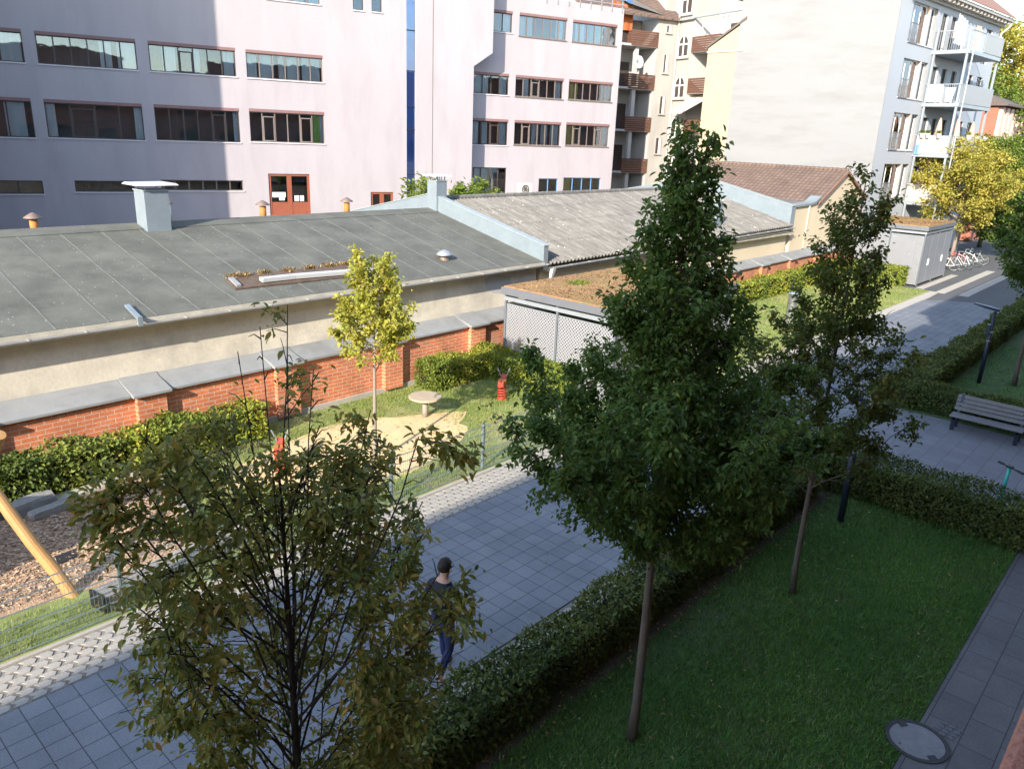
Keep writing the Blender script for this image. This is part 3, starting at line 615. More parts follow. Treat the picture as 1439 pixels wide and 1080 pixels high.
for i in range(n):
    x=X0+.2*i; m.tube([(x,21.8,cz(x,21.8)+.05),(x+.19,21.8,cz(x,21.8)+.055)],[.085,.095],7)
m.build('ridge_caps','corr',rf)
gutter(cs,X0+.1,X1-.1,16.10,2.76,2.98,'gutter')
m=MB(); m.box(X0,X1,16.2,16.48,2.62,2.74); m.build('eave_board','fascia',cs)
parapet(cs,39.26,39.72,16.42,2.9,4.0,21.8,5.12)
m=MB(); m.box(30.8,39.8,16.44,16.6,2.80,2.93); m.build('eave_flashing','zinc',cs)
chimney(cs,32.9,17.35,.50,.50,3.0,4.35,4.42,.6)
m=MB(); m.prism([(X0+.05,16.02,2.72),(X0+.20,16.02,2.72),(X0+.16,16.14,2.35),(X0+.08,16.14,2.35)],[(X0+.05,16.16,2.72),(X0+.20,16.16,2.72),(X0+.16,16.22,2.35),(X0+.08,16.22,2.35)]); m.build('downpipe_hopper','white_metal',cs)
# ================================================================== TILE ROOF BUILDING
tb=thing('tile_roof_building','low building with brown tiled gable roof before the white wall','building',(45,16.5,0))
m=MB(); A=[(39.74,16.5,0),(49.4,16.5,0),(49.4,16.5,4.2),(46.24,16.5,5.60),(42.9,16.5,4.0),(41.6,16.5,3.95),(39.74,16.5,3.93)]; m.prism(A,[(x,25,z) for x,y,z in A]); m.build('wall','plaster2',tb)
m=MB(); A=[(42.6,16.38,4.0),(42.6,16.38,4.08),(46.24,16.38,5.74),(49.8,16.38,4.16),(49.8,16.38,4.06),(46.24,16.38,5.62)]; m.prism(A,[(x,25.1,z) for x,y,z in A]); r_=m.build('roof','tile_brown',tb)
m=MB()
for i in range(24): m.tube([(46.24,16.4+.36*i,5.73),(46.24,16.4+.36*i+.35,5.745)],[.10,.115],8)
m.build('ridge_tiles','tile_brown',r_)
m=MB(); m.prism([(42.45,16.33,3.95),(42.75,16.33,4.0),(46.24,16.33,5.58),(46.24,16.33,5.72),(42.6,16.33,4.09)],[(42.45,16.377,3.95),(42.75,16.377,4.0),(46.24,16.377,5.58),(46.24,16.377,5.72),(42.6,16.377,4.09)]); m.build('verge_board','tile_red',tb)
m=MB(); m.prism([(46.24,16.33,5.58),(49.9,16.33,3.98),(49.9,16.33,4.14),(46.24,16.33,5.72)],[(46.24,16.377,5.58),(49.9,16.377,3.98),(49.9,16.377,4.14),(46.24,16.377,5.72)]); m.build('verge_board','tile_red',tb)
m=MB(); A=[(39.76,16.40,3.93),(41.7,16.40,3.96),(42.3,16.40,4.02),(42.9,16.40,4.32),(42.9,16.40,4.40),(42.2,16.40,4.14),(41.7,16.40,4.07),(39.76,16.40,4.03)]; m.prism(A,[(x,17.0,z) for x,y,z in A]); m.build('zinc_gutter','zinc',tb)
m=MB(); A=[(39.8,17.0,3.95),(42.8,17.0,3.97),(42.8,17.0,4.06),(39.8,17.0,4.02)]; m.prism(A,[(x,25.0,z+.2) for x,y,z in A]); m.build('valley_sheet','corr',tb)
m=MB(); m.tube([(41.55,16.44,3.95),(41.45,16.44,1.7)],.05,8); m.build('downpipe','fascia',tb)
# ================================================================== PINK BUILDING
a=R(19.8); PK=F((46*math.sin(a),46*math.cos(a)),-a)
pk=thing('pink_office_building','large pale pink rendered building with long ribbon windows behind the sheds','building',tuple(PK.P(10,0,0)))
Bm=OMB()
L_ops=[(-4.4,-2.28,9.24,10.72),(-1.74,2.6,9.24,10.70),(3.17,7.37,9.25,10.68),(7.91,12.02,9.25,10.66),
 (-4.4,-2.29,5.82,7.65),(-1.75,2.6,5.86,7.65),(3.16,7.365,5.89,7.66),(7.9,12.01,5.96,7.69),
 (-4.4,-2.28,3.13,3.78),(-.88,1.85,3.24,3.80),(3.15,7.35,3.32,3.88),(9.17,12.0,13.22,14.7),(13.84,14.44,13.16,14.35),(14.91,15.52,13.18,14.35),
 (8.73,11.05,1.95,4.27),(14.68,16.11,1.0,3.28)]
facade(Bm,PK,-5.5,16.98,0,17,L_ops)
kx=1.0272; S=lambda v:v*kx; Zr=lambda z:6.9+(z-6.9)*kx; dR=-1.25
raw=[(22.57,23.87,12.85,14.08),(21.37,23.77,9.24,10.50),(21.33,23.82,6.22,7.80),(21.39,23.84,2.6,4.84),(24.36,27.8,12.75,14.08),(28.24,31.68,12.75,14.05),(24.25,27.78,9.22,10.49),(28.2,31.66,9.25,10.49),(24.29,27.77,6.29,7.80),(28.18,31.64,6.36,7.83),(26.28,27.78,2.6,4.2),(28.21,31.25,2.9,4.28)]
R_ops=[(S(a_),S(b_),Zr(c_),Zr(e_)) for a_,b_,c_,e_ in raw]
facade(Bm,PK,20.9,33.0,0,15.28,R_ops,d=dR)
Bm.fbox(PK,-5.5,20.9,-9,-1.62,0,17); Bm.fbox(PK,20.91,32.9,-11,dR-1.52,0,15.2); Bm.fbox(PK,32.85,33.0,-11,dR-.003,0,15.28)
Bm.fbox(PK,20.92,32.84,dR-1.6,dR-.004,15.2,15.277); Bm.fbox(PK,16.9,16.98,-.62,-.003,0,17)
Bm.prism([PK.P(s,0,z) for s,z in ((17.55,0),(21.33,0),(21.33,10.78),(22.58,11.62),(22.58,17),(17.55,17))],[PK.P(s,dR-1.4,z) for s,z in ((17.55,0),(21.33,0),(21.33,10.78),(22.58,11.62),(22.58,17),(17.55,17))])
Bm.build('wall',['pink','interior'],pk)
m=MB(); m.fbox(PK,-26,-5.52,-9,10.05,0,28); m.build('unseen_shadow_wing','pink',pk)  # guessed wing out of view, added and sized to shadow the facade
m=MB(); m.fbox(PK,16.985,17.545,-.6,-.16,0,17); g_=m.build('stair_glazing','sky_blue_backing',pk)
m=MB(); m.fbox(PK,16.99,17.54,-.14,-.13,0,17); m.build('pane','glass_blue',g_)
m=MB()
for z in (1.5,4.3,6.9,8.2,10.2,12.4): m.fbox(PK,16.987,17.543,-.128,-.09,z,z+.06)
m.build('transom','steel_blue',g_)
m=MB(); m.fbox(PK,18.62,18.645,.001,.02,3,17); m.build('lightning_rod','frame_grey',pk)
rnd=random.Random(3)
C='curtain'
curL={0:((.55,.95,C),),1:((.62,.74,C),(.80,.99,C)),2:((.15,.3,C),(.5,.58,C),(.86,.98,C)),3:((.02,.14,C),(.18,.36,C),(.42,.5,C),(.53,.7,C),(.73,.97,C)),4:((.45,.85,C),),5:((.0,.10,C),(.91,.99,C)),6:((.93,.99,C),),7:((.86,.95,'curtain_green'),(.95,.99,C)),11:((.0,.25,C),(.5,.7,C),(.8,.99,C))}
nL={0:2,1:6,2:6,3:6,4:2,5:4,6:6,7:6,8:2,9:5,10:6,11:4,12:1,13:1}
for i,o in enumerate(L_ops[:14]):
    window(pk,PK,*o,n=nL[i],frame='frame_dark' if i in(0,1,2,4,5,6,8,9,12,13) else 'frame_grey',shut=i in (0,1,2,3,4,5,6,7,11),cur=curL.get(i,()),casements={7:(1,4),6:(4,),5:(1,),2:(2,)}.get(i,()))
curR={0:((.5,.97,C),),1:((.05,.45,C),(.75,.98,C)),2:((.03,.2,C),(.3,.45,C),(.8,.98,C)),3:((.1,.5,C),),4:((.0,.3,C),(.8,.95,C)),5:((.1,.3,C),(.75,.99,C)),6:((.18,.3,C),(.84,.98,C)),7:((.02,.24,'curtain_yellow'),(.78,.98,C)),8:((.4,.55,C),(.6,.74,C),(.8,.98,C)),9:((.02,.25,'curtain_yellow'),(.8,.97,C)),11:((.02,.22,'curtain_yellow'),)}
nR={0:2,1:4,2:4,3:4,4:6,5:6,6:6,7:6,8:6,9:6,10:2,11:4}
for i,o in enumerate(R_ops):
    window(pk,PK,*o,n=nR[i],frame='frame_blue' if i>=10 else ('frame_dark' if i<4 else 'frame_grey'),shut=i<10 and i!=3,d=dR,cur=curR.get(i,()),casements={8:(1,),2:(2,),9:(1,4),6:(2,)}.get(i,()),sill='sill_pale' if i<4 or i>9 else 'frame_grey')
# doors
def door(o,papers):
    a_,b_,c_,e_=o; m=MB(); q0=-.14
    mid=(a_+b_)/2
    m.fbox(PK,a_+.003,a_+.14,q0,q0+.08,c_,e_-.003); m.fbox(PK,b_-.14,b_-.003,q0,q0+.08,c_,e_-.003); m.fbox(PK,mid-.13,mid+.13,q0,q0+.08,c_,e_-.13); m.fbox(PK,a_+.14,b_-.14,q0+.001,q0+.079,e_-.13,e_-.003)
    for s0,s1 in ((a_+.14,mid-.13),(mid+.13,b_-.14)): m.fbox(PK,s0,s1,q0+.002,q0+.06,c_,c_+.75)
    D_=m.build('door','door_red',pk); m=MB(); m.fbox(PK,a_+.14,b_-.14,q0+.02,q0+.03,c_+.75,e_-.13); m.build('pane','glass',D_)
    if papers:
        for s0,s1,z0,z1 in ((.18,.92,1.02,1.30),(.55,.86,.85,1.0),(1.42,1.66,.80,1.12),(1.72,1.95,.80,1.12)):
            m=MB(); m.fbox(PK,a_+s0,a_+s1,q0+.085,q0+.09,c_+z0,c_+z1); m.build('notice','paper',D_)
door(L_ops[14],True); door(L_ops[15],False)
m=MB()
for i in range(8):
    s=S(26.2+.82*i); m.fbox(PK,s-.02,s+.02,dR+.02,dR+.06,15.0,16.3)
for z in (15.45,15.75,16.05,16.25): m.fbox(PK,S(26),33.1,dR+.065,dR+.10,z,z+.04)
m.build('roof_railing','light_steel',pk)
an=thing('flat_annex','low flat roofed annex below the pink building windows','annex',tuple(PK.P(24.5,1.4,0)))
m=MB(); m.fbox(PK,22.6,27.2,-1.2,4,0,3.0); m.build('wall','altwhite',an); m=MB(); m.fbox(PK,22.5,27.3,-1.2,4.1,3.0,3.12); m.build('roof','coping',an)
ac=thing('air_conditioner','beige outdoor air conditioner unit with round fan on the flat annex','air conditioner',tuple(PK.P(24.9,.6,3.12)))
m=MB(); m.fbox(PK,24.45,25.35,.4,.8,3.18,3.92); m.build('casing','cream',ac,bevel=.02)
m=MB(); c=PK.P(24.85,.83,3.56); m.torus(c,PK.n,.24,.03,20,6); m.torus(c,PK.n,.12,.02,16,6)
for i in range(6): t=2*PI*i/6; m.tube([c,c+PK.u*.24*math.cos(t)+np.array([0,0,.24*math.sin(t)])],.015,4)
m.build('fan_grille','iron',ac)
m=MB(); m.fbox(PK,24.5,24.58,.4,.8,3.12,3.18); m.fbox(PK,25.2,25.28,.4,.8,3.12,3.18); m.build('feet','iron',ac)
# ================================================================== OLD HOUSE WITH BALCONIES
K=(57.95,35.58); AL=F(K,R(-20)); AR=F(K,R(70),-1)
al=thing('old_rear_house','grimy beige old tenement corner with arched stair windows and brown balconies','building',(K[0],K[1],0))
def plan(mb,Fr,pts,z0,z1): mb.prism([Fr.P(s,d,z0) for s,d in pts],[Fr.P(s,d,z1) for s,d in pts])
m=MB(); plan(m,AL,[(0.01,0),(-2,0),(-2,-2.3),(-12,-2.3),(-12,-12),(.01,-12)],0,16.0); plan(m,AR,[(0,0.0),(-1.85,0),(-1.85,-2.3),(-7.5,-2.3),(-7.5,-9),(0,-9)],.01,19.5); plan(m,AL,[(-1.0,-.6),(0,-.6),(0,-11),(-1.0,-11)],16,19.4); wl=m.build('wall','altbau',al)
m=MB(); m.fbox(AL,-11.9,-2.003,-2.3,-2.27,0,16); m.fbox(AL,-2.03,-2.0,-2.268,-.05,0,15.9)
m.fbox(AR,-7.4,-1.853,-2.3,-2.27,0,16); m.fbox(AR,-1.88,-1.85,-2.268,-.05,0,15.9); m.fbox(AR,-7.5,-7.3,-2.26,-.2,0,15.5); m.build('recess_wall','altwhite',al)
m=MB(); m.prism([AL.P(-9.5,.35,15.9),AL.P(-9.5,.35,16.05),AL.P(-9.5,-3.2,18.6),AL.P(-9.5,-3.2,18.4)],[AL.P(.1,.35,15.9),AL.P(.1,.35,16.05),AL.P(.1,-3.2,18.6),AL.P(.1,-3.2,18.4)]); m.build('roof','tile_brown',al)
m=MB(); m.fbox(AR,-1.95,.2,.002,.25,15.93,16.08); m.fbox(AR,-7.4,-1.952,.001,.2,15.98,16.07); m.build('cornice','zinc_dull',al)
m=MB(); m.tube([K_ for K_ in (AL.P(-.12,.12,19),AL.P(-.12,.12,0))],.06,8); m.build('downpipe','altwhite',al)
def arch_pts(w,h,n=10):
    r=w/2; return [(-r,0),(r,0)]+[(r*math.cos(PI*i/n),h-r+r*math.sin(PI*i/n)) for i in range(n+1)]
for (s,z0,h) in ((-.82,13.28,1.62),(-.83,10.22,1.66),(-.83,7.18,1.66),(-.83,4.1,1.66),(-.80,16.4,1.8)):
    w=1.28; P=arch_pts(w,h); q=[(x*1.28,y*1.08-.06) for x,y in P]
    m=MB(); m.prism([AR.P(s+x,.003,z0+y) for x,y in P],[AR.P(s+x,.012,z0+y) for x,y in P]); 
    W=m.build('window','frame_dark',al); 
    m=MB()
    n=len(P)
    for i in range(n):
        (x,y),(x2,y2)=P[i],P[(i+1)%n]; (X,Y),(X2,Y2)=q[i],q[(i+1)%n]
        m.prism([AR.P(s+x,.0,z0+y),AR.P(s+x2,.0,z0+y2),AR.P(s+X2,.0,z0+Y2),AR.P(s+X,.0,z0+Y)],[AR.P(s+x,.10,z0+y),AR.P(s+x2,.10,z0+y2),AR.P(s+X2,.08,z0+Y2),AR.P(s+X,.08,z0+Y)])
    m.build('surround','altbau',W)
    m=MB(); f=.05
    m.fbox(AR,s-.05,s+.05,.013,.05,z0,z0+h-.02); m.fbox(AR,s-w/2,s+w/2,.013,.048,z0+h*.55,z0+h*.55+.10); m.fbox(AR,s-w/2,s-w/2+.08,.013,.047,z0,z0+h-w*.45); m.fbox(AR,s+w/2-.08,s+w/2,.013,.047,z0,z0+h-w*.45); m.fbox(AR,s-w/2,s+w/2,.013,.046,z0,z0+.08)
    for i in range(2,n-1):
        (x,y),(x2,y2)=P[i],P[i+1]; m.prism([AR.P(s+x,.013,z0+y),AR.P(s+x2,.013,z0+y2),AR.P(s+x2*.86,.013,z0+h-w/2+(y2-h+w/2)*.86),AR.P(s+x*.86,.013,z0+h-w/2+(y-h+w/2)*.86)],[AR.P(s+x,.05,z0+y),AR.P(s+x2,.05,z0+y2),AR.P(s+x2*.86,.05,z0+h-w/2+(y2-h+w/2)*.86),AR.P(s+x*.86,.05,z0+h-w/2+(y-h+w/2)*.86)])
    m.build('frame','frame_white',W)
    m=MB(); m.fbox(AR,s-w*.62,s+w*.62,.002,.16,z0-.14,z0-.02); m.build('sill','altbau',W)
for (a_,b_,c_,e_) in ((-1.2,-.82,15.05,15.5),(-1.2,-.84,12.1,13.4),(-1.22,-.80,9.0,10.3),(-1.26,-.80,5.9,7.1)):
    m=MB(); m.fbox(AL,a_,b_,.002,.01,c_,e_); W=m.build('window','frame_dark',al)
    m=MB(); m.fbox(AL,b_,b_+.1,0,.07,c_,e_); m.fbox(AL,a_-.08,a_,0,.07,c_,e_); m.fbox(AL,a_-.08,b_+.1,0,.07,e_,e_+.1); m.build('surround','altbau',W); m=MB(); m.fbox(AL,b_-.16,b_-.01,.011,.05,c_,e_); m.build('frame','frame_white',W); m=MB(); m.fbox(AL,a_-.12,b_+.14,.001,.12,c_-.12,c_-.002); m.build('sill','altbau',W)
def boards(mb,Fr,s0,s1,d0,d1,z0,z1,axis):
    n=7; h=(z1-z0)/n
    for i in range(n):
        a_=z0+i*h
        if axis=='s': mb.fbox(Fr,s0,s1,d0,d1,a_+.003,a_+h-.02)
        else: mb.fbox(Fr,s0,s1,d0,d1,a_+.004,a_+h-.021)
for Fr,s0,s1,zz in ((AL,-4.46,-1.96,(13.98,10.85,7.68,4.46)),(AR,-5.0,-1.86,(13.68,10.68,7.60,4.5))):
    for z in zz:
        m=MB(); m.fbox(Fr,s0-2.3 if Fr is AL else s0,s1,-2.25,.02,z-.16,z); b_=m.build('balcony','altwhite',al)
        m=MB(); boards(m,Fr,s0,s1,.03,.07,z-.12,z+1.0,'s'); boards(m,Fr,s0-.02,s0+.02,-2.2,.025,z-.12,z+1.0,'d'); m.build('railing','brown_board',b_)
        if Fr is AL:
            m=MB(); boards(m,Fr,s0-2.3,s0-.03,-.6,-.55,z-.12,z+1.0,'s'); m.build('railing','frame_dark',b_)
        m=MB(); c=(s0+.75 if Fr is AL else s0+.95); m.fbox(Fr,c-.16,c+.16,-.5,-.2,z-3.0,z-.17); m.build('post','altwhite',b_)
        m=MB(); m.fbox(Fr,s0+.6,s0+1.5,-2.265,-2.2,z,z+2.0); m.build('door','frame_dark',b_)
m=MB(); m.prism([AL.P(-5.2,.15,16.7),AL.P(-1.3,.15,16.1),AL.P(-1.3,.2,16.13),AL.P(-5.2,.2,16.73)],[AL.P(-5.2,-2.2,18.0),AL.P(-1.3,-2.2,17.3),AL.P(-1.3,-2.2,17.33),AL.P(-5.2,-2.2,18.03)]); m.build('glass_canopy','clearglass',al)
m=MB()
for s in (-5.0,-4.0,-3.0): m.tube([AR.P(s,.1,14.7),AR.P(s,.1,16.0)],.03,5)
m.tube([AR.P(-6.2,.1,14.2),AR.P(-5.0,-.4,16.4)],.03,5); m.tube([AR.P(-5.7,.1,14.2),AR.P(-4.4,-.4,16.4)],.03,5); m.tube([AR.P(-6.3,.1,16.3),AR.P(-1.9,.1,16.05)],.03,5); m.build('balcony_frame','white_metal',al)
def cloth(name,P4,m_,label,cat,wave=.04,n=10,group=None):
    P4=[np.array(p,float) for p in P4]; nv=np.cross(P4[1]-P4[0],P4[3]-P4[0]); nv=nv/np.linalg.norm(nv); mb=OMB(); vs=[]
    for j in range(4):
        for i in range(n+1):
            t=i/n; p=(P4[0]*(1-t)+P4[1]*t)*(1-j/3)+(P4[3]*(1-t)+P4[2]*t)*(j/3); vs.append(p+nv*wave*math.sin(i*1.9+j*.3))
    mb.add(vs,[(j*(n+1)+i,j*(n+1)+i+1,(j+1)*(n+1)+i+1,(j+1)*(n+1)+i) for j in range(3) for i in range(n)])
    o=mb.build(name,m_,None); sd=o.modifiers.new('t','SOLIDIFY'); sd.thickness=.02; return tag(o,label,cat,group)
cloth('hanging_curtain',[AL.P(-6.3,-.3,14.9),AL.P(-4.3,-.3,14.9),AL.P(-4.3,-.3,16.6),AL.P(-6.3,-.3,16.9)],'orange_cloth','orange curtain hanging on the top balcony beside the pink building','curtain')
cloth('sun_awning',[AR.P(-1.3,1.4,9.0),AR.P(-3.0,1.4,9.0),AR.P(-4.2,-.6,10.4),AR.P(-1.9,-.6,10.4)],'cream','cream fabric awning stretched over a brown balcony near the yellow wall','awning',.03)
sd_=thing('satellite_dish','white satellite dish on the post under the top left brown balcony','satellite dish',tuple(AL.P(-3.85,.2,12.6)))
m=MB(); c=AL.P(-3.85,.25,12.65); m.ball((0,0,0),.01,6); m=MB()
for i in range(1): 
    vs=[];nn=20
    for j,(rr,dd) in enumerate(((0.02,0),(.25,.03),(.34,.07),(.42,.12))):
        for k in range(nn): t=2*PI*k/nn; vs.append(c+AL.u*rr*math.cos(t)+np.array([0,0,1.15*rr*math.sin(t)])+AL.n*dd)
    m.add(vs,[(j*nn+k,j*nn+(k+1)%nn,(j+1)*nn+(k+1)%nn,(j+1)*nn+k) for j in range(3) for k in range(nn)])
m.closed=False; o=m.build('reflector','white_metal',sd_,smooth=True); o.modifiers.new('t','SOLIDIFY').thickness=.02
m=MB(); m.tube([c+AL.n*-.02,AL.P(-3.75,-.2,12.5)],.03,6); m.tube([c+np.array([0,0,-.5])+AL.n*.15,c+AL.n*.5],.015,5); m.build('mount','light_steel',sd_)
# ================================================================== YELLOW HOUSE
yh=thing('yellow_house','narrow strip of yellow rendered gable wall beside the white building','building',(51,27.5,0))
YG=F((50.87,26.16),R(85),-1)
m=MB(); A=[(0.0,0),(2.75,0),(2.75,13.05),(0,14.6)]; m.prism([YG.P(s,0,z) for s,z in A],[YG.P(s,-9,z) for s,z in A]); m.build('wall','yellow',yh)
m=MB(); m.fbox(YG,.05,2.8,.001,.06,12.75,12.85); m.build('ledge','fascia',yh)
m=MB(); A=[(2.85,13.05),(2.85,13.2),(0,14.85),(0,14.7)]; m.prism([YG.P(s,.08,z) for s,z in A],[YG.P(s,-9,z) for s,z in A]); m.build('roof','dark_roof',yh)
# ================================================================== WHITE APARTMENT BUILDING
WB=F((50,16.39),R(-5)); wb=thing('white_apartment_building','tall white apartment block with blank gable and steel framed balconies','building',tuple(WB.P(5,0,0)))
fl=[12.83,9.78,6.75,3.75]
ops=[]
for f in fl:
    zs,zt=f+.20,f+2.36
    ops+=[(1.7,4.28,zs,zt,.30,2),(4.46,5.44,zs,zt,.28,3)]
    for s0,s1 in ((6.3,7.2),(7.9,8.8),(9.6,10.5),(12.4,13.6),(14.4,15.6)): ops.append((s0,s1,f+.06,zt-.1,.2,0))
m=OMB(); facade(m,WB,0.0,17,0,15.9,ops,room=1.1,d=.012); 
m.build('facade',['facade_grey','interior','beige','white'],wb)
m=MB(); gp=[(0,0),(0,15.9),(-5.13,20.2),(-10.28,15.9),(-10.28,0)]; m.prism([WB.P(0,d,z) for d,z in gp],[WB.P(.35,d,z) for d,z in gp]); gp2=[(0,0),(0,15.9),(-10.28,15.9),(-10.28,0)]
m.prism([WB.P(16.7,d,z) for d,z in gp2],[WB.P(17,d,z) for d,z in gp2]); m.fbox(WB,.36,16.69,-10.2,-1.15,0,15.9); m.build('gable_wall','white',wb)
m=MB(); A=[(.75,15.98),(.75,16.06),(-5.13,20.5),(-11,16.06),(-11,15.98),(-5.13,20.35)]; m.prism([WB.P(.36,d,z) for d,z in A],[WB.P(17.5,d,z) for d,z in A]); m.build('roof','tile_red',wb)
m=MB(); m.fbox(WB,.2,17.3,.02,.66,15.78,15.97); m.fbox(WB,.2,17.2,.013,.2,15.45,15.78)
for i in range(24): m.fbox(WB,.5+.7*i,.72+.7*i,.201,.58,15.58,15.779)
m.build('cornice','altbau',wb)
m=MB(); m.tube([WB.P(17.3,.6,15.9),WB.P(17.2,.5,15.5),WB.P(16.6,.25,15.0),WB.P(16.5,.2,14)],.06,6); m.build('downpipe','white_metal',wb)
for i,o in enumerate(ops):
    n=3 if i%7==0 else 2
    window(wb,WB,o[0],o[1],o[2],o[3],depth=o[4]-.02,n=n,frame='frame_white' if i%7<2 else 'frame_dark',shut=False,sill='sill_pale' if i%7<2 else None,d=.012,cur=((.05,.9,'curtain'),) if i%7==0 else ())
for f in fl:
    m=MB(); zs=f+.2
    for k in range(11): s=1.68+.125*k; m.fbox(WB,s-.011,s+.011,.06,.082,zs+.02,zs+1.0)
    m.fbox(WB,1.66,2.96,.055,.088,zs+1.0,zs+1.04); m.fbox(WB,1.66,2.96,.056,.087,zs-.03,zs+.02); m.build('railing','anthracite',wb)
B0,B1,BD=5.62,11.35,2.18
def bars(mb,Fr,a0,a1,d0,d1,z0,z1,axis,step=.12,r=.010):
    L_=(a1-a0) if axis=='s' else (d1-d0); n=max(1,int(L_/step))
    for i in range(n+1):
        t=i/n
        if axis=='s': s=a0+L_*t; mb.fbox(Fr,s-r,s+r,d0,d0+2*r,z0,z1)
        else: d=d0+L_*t; mb.fbox(Fr,a0,a0+2*r,d-r,d+r,z0,z1)
for fi,f in enumerate(fl):
    m=MB(); m.fbox(WB,B0,B1,.014,BD,f-.16,f+.05); bl=m.build('balcony','light_steel',wb)
    m=MB(); bars(m,WB,B0,B1,BD-.03,BD-.03,f+.05,f+1.12,'s'); bars(m,WB,B0+.01,B0+.01,.1,BD-.08,f+.05,f+1.12,'d'); bars(m,WB,B1-.03,B1-.03,.1,BD-.08,f+.05,f+1.12,'d')
    m.fbox(WB,B0,B1,BD-.045,BD+.012,f+1.12,f+1.17); m.fbox(WB,B0,B0+.05,.02,BD-.05,f+1.121,f+1.169); m.fbox(WB,B1-.05,B1,.02,BD-.05,f+1.121,f+1.169); m.build('railing','light_steel',bl)
    m=MB()
    if fi==0: m.fbox(WB,7.9,B1-.1,BD+.014,BD+.035,f+.08,f+1.1)
    if fi==1: m.fbox(WB,B0+.25,B1-.06,BD+.014,BD+.035,f+.06,f+1.14)
    if fi==2: m.fbox(WB,B0+.2,B1-.06,BD+.014,BD+.035,f+.06,f+1.12); m.fbox(WB,B0-.03,B0-.008,.15,BD-.15,f+.06,f+1.12)
    if fi==3: m.fbox(WB,B0+.2,B1-.06,BD+.014,BD+.035,f+.06,f+1.12); m.fbox(WB,B0-.03,B0-.008,.1,BD-.1,f+.06,f+1.16)
    m.build('screen',('screen','screen','bamboo','bamboo')[fi],bl)
for s,d in ((B0+.1,BD-.14),(B1-.1,BD-.14),(B0+.08,.16),(B1-.1,.16)):
    m=MB()
    zz=[0]+[f-.165 for f in fl[::-1]]; 
    for z0,z1 in [(0,fl[3]-.165)]+[(fl[i]+.055,fl[i-1]-.165) for i in (3,2,1)]: m.fbox(WB,s-.06,s+.06,d-.06,d+.06,z0,z1)
    m.fbox(WB,s-.05,s+.05,d-.05,d+.05,fl[0]+.055,fl[0]+1.3); m.build('balcony_post','light_steel',wb)
m=MB(); m.tube([WB.P(B0+.32,BD+.10,0),WB.P(B0+.32,BD+.10,fl[0])],.05,8); m.build('drainpipe','light_steel',wb)
# things on the balconies
def parasol(s,d,z,h,cm,lb):
    t=thing('closed_parasol',lb,'parasol',tuple(WB.P(s,d,z)),'closed parasols on the balconies'); p=WB.P(s,d,z)
    m=MB(); m.tube([p,p+np.array([0,0,h])],.02,6); m.lathe(tuple(p),[(.2,0),(.2,.06),(.05,.09)],12); m.build('pole','light_steel',t)
    m=MB(); m.lathe(tuple(p),[(.13,h*.42),(.24,h*.48),(.17,h*.7),(.08,h*.95),(.01,h*1.02)],10); m.build('canopy',cm,t)
parasol(B0+.35,1.2,fl[2]+.05,2.15,'peach','peach closed parasol at the short side of the third balcony from the top')
parasol(7.6,1.7,fl[2]+.05,2.3,'peach','large peach closed parasol right of the steel corner post')
parasol(10.2,1.75,fl[2]+.05,2.1,'peach','peach closed parasol furthest right on the bamboo screened balcony')
def pot(s,d,z,lb,fl_=None):
    t=thing('flower_pot',lb,'flower pot',tuple(WB.P(s,d,z)),'white flower pots hung on the balcony rail'); p=tuple(WB.P(s,d,z))
    m=MB(); m.lathe(p,[(.09,0),(.15,.26),(.16,.28),(.14,.28),(.13,.24)],14); m.build('pot','pot',t,smooth=False)
    rg=np.random.default_rng(int(s*97)); n=110; P=np.array(p)+np.array([0,0,.28])+rg.normal(0,.065,(n,3))*np.array([1,1,.8])+np.array([0,0,.06]); leaves('plant',P,rg.normal(0,1,(n,3)),np.tile([0.,0,1],(n,1)),np.full(n,.11),np.full(n,.06),rg.random(n),fl_ or 'leaf_fresh',t)
for i,(s,d,lb,q) in enumerate(((B0-.16,.45,'white pot nearest the facade on the short balcony rail',None),(B0-.16,.80,'second white pot from the facade on the short balcony rail',None),(B0-.16,1.45,'white pot with bushy plant near the corner post',None),(7.9,BD+.2,'white pot below the large parasol on the long rail','leaf_gold'),(9.5,BD+.2,'white pot with yellow flowers in the middle of the long rail','leaf_gold'),(11.1,BD+.2,'white pot at the far right end of the long rail',None))): pot(s,d,fl[2]+1.0,lb,q)
tt=thing('balcony_table','small table under a lilac cloth on the lowest balcony','table',tuple(WB.P(6.6,1.0,fl[3]+.05)))
m=MB(); m.fbox(WB,B0+.3,B0+1.5,.5,1.7,fl[3]+.80,fl[3]+1.36); m.build('cloth','purple',tt,bevel=.04)
m=MB()
for s in (.36,1.44):
    for d in (.56,1.64): m.fbox(WB,B0+s-.02,B0+s+.02,d-.02,d+.02,fl[3]+.05,fl[3]+.799)
m.build('leg','light_steel',tt)
f=fl[1]
cloth('laundry_sheet',[WB.P(B0-.06,1.35,f+.12),WB.P(B0-.06,1.75,f+.12),WB.P(B0-.06,1.85,f+.95),WB.P(B0-.06,1.3,f+.95)],'white_metal','white laundry hanging on the second balcony rail beside the post','laundry',.04,8)
cloth('patterned_cloth',[WB.P(B0-.06,.25,f+.1),WB.P(B0-.06,1.1,f+.1),WB.P(B0-.06,1.1,f+1.1),WB.P(B0-.06,.25,f+1.1)],'cream','cream cloth hanging over the second balcony rail near the facade','cloth',.04,8)
cloth('blue_towel',[WB.P(B0-.07,.1,fl[2]-.02),WB.P(B0-.07,.42,fl[2]-.02),WB.P(B0-.07,.34,fl[2]+.55),WB.P(B0-.07,.15,fl[2]+.6)],'blue_cloth','blue cloth hanging at the foot of the bamboo balcony screen','cloth',.03,6)
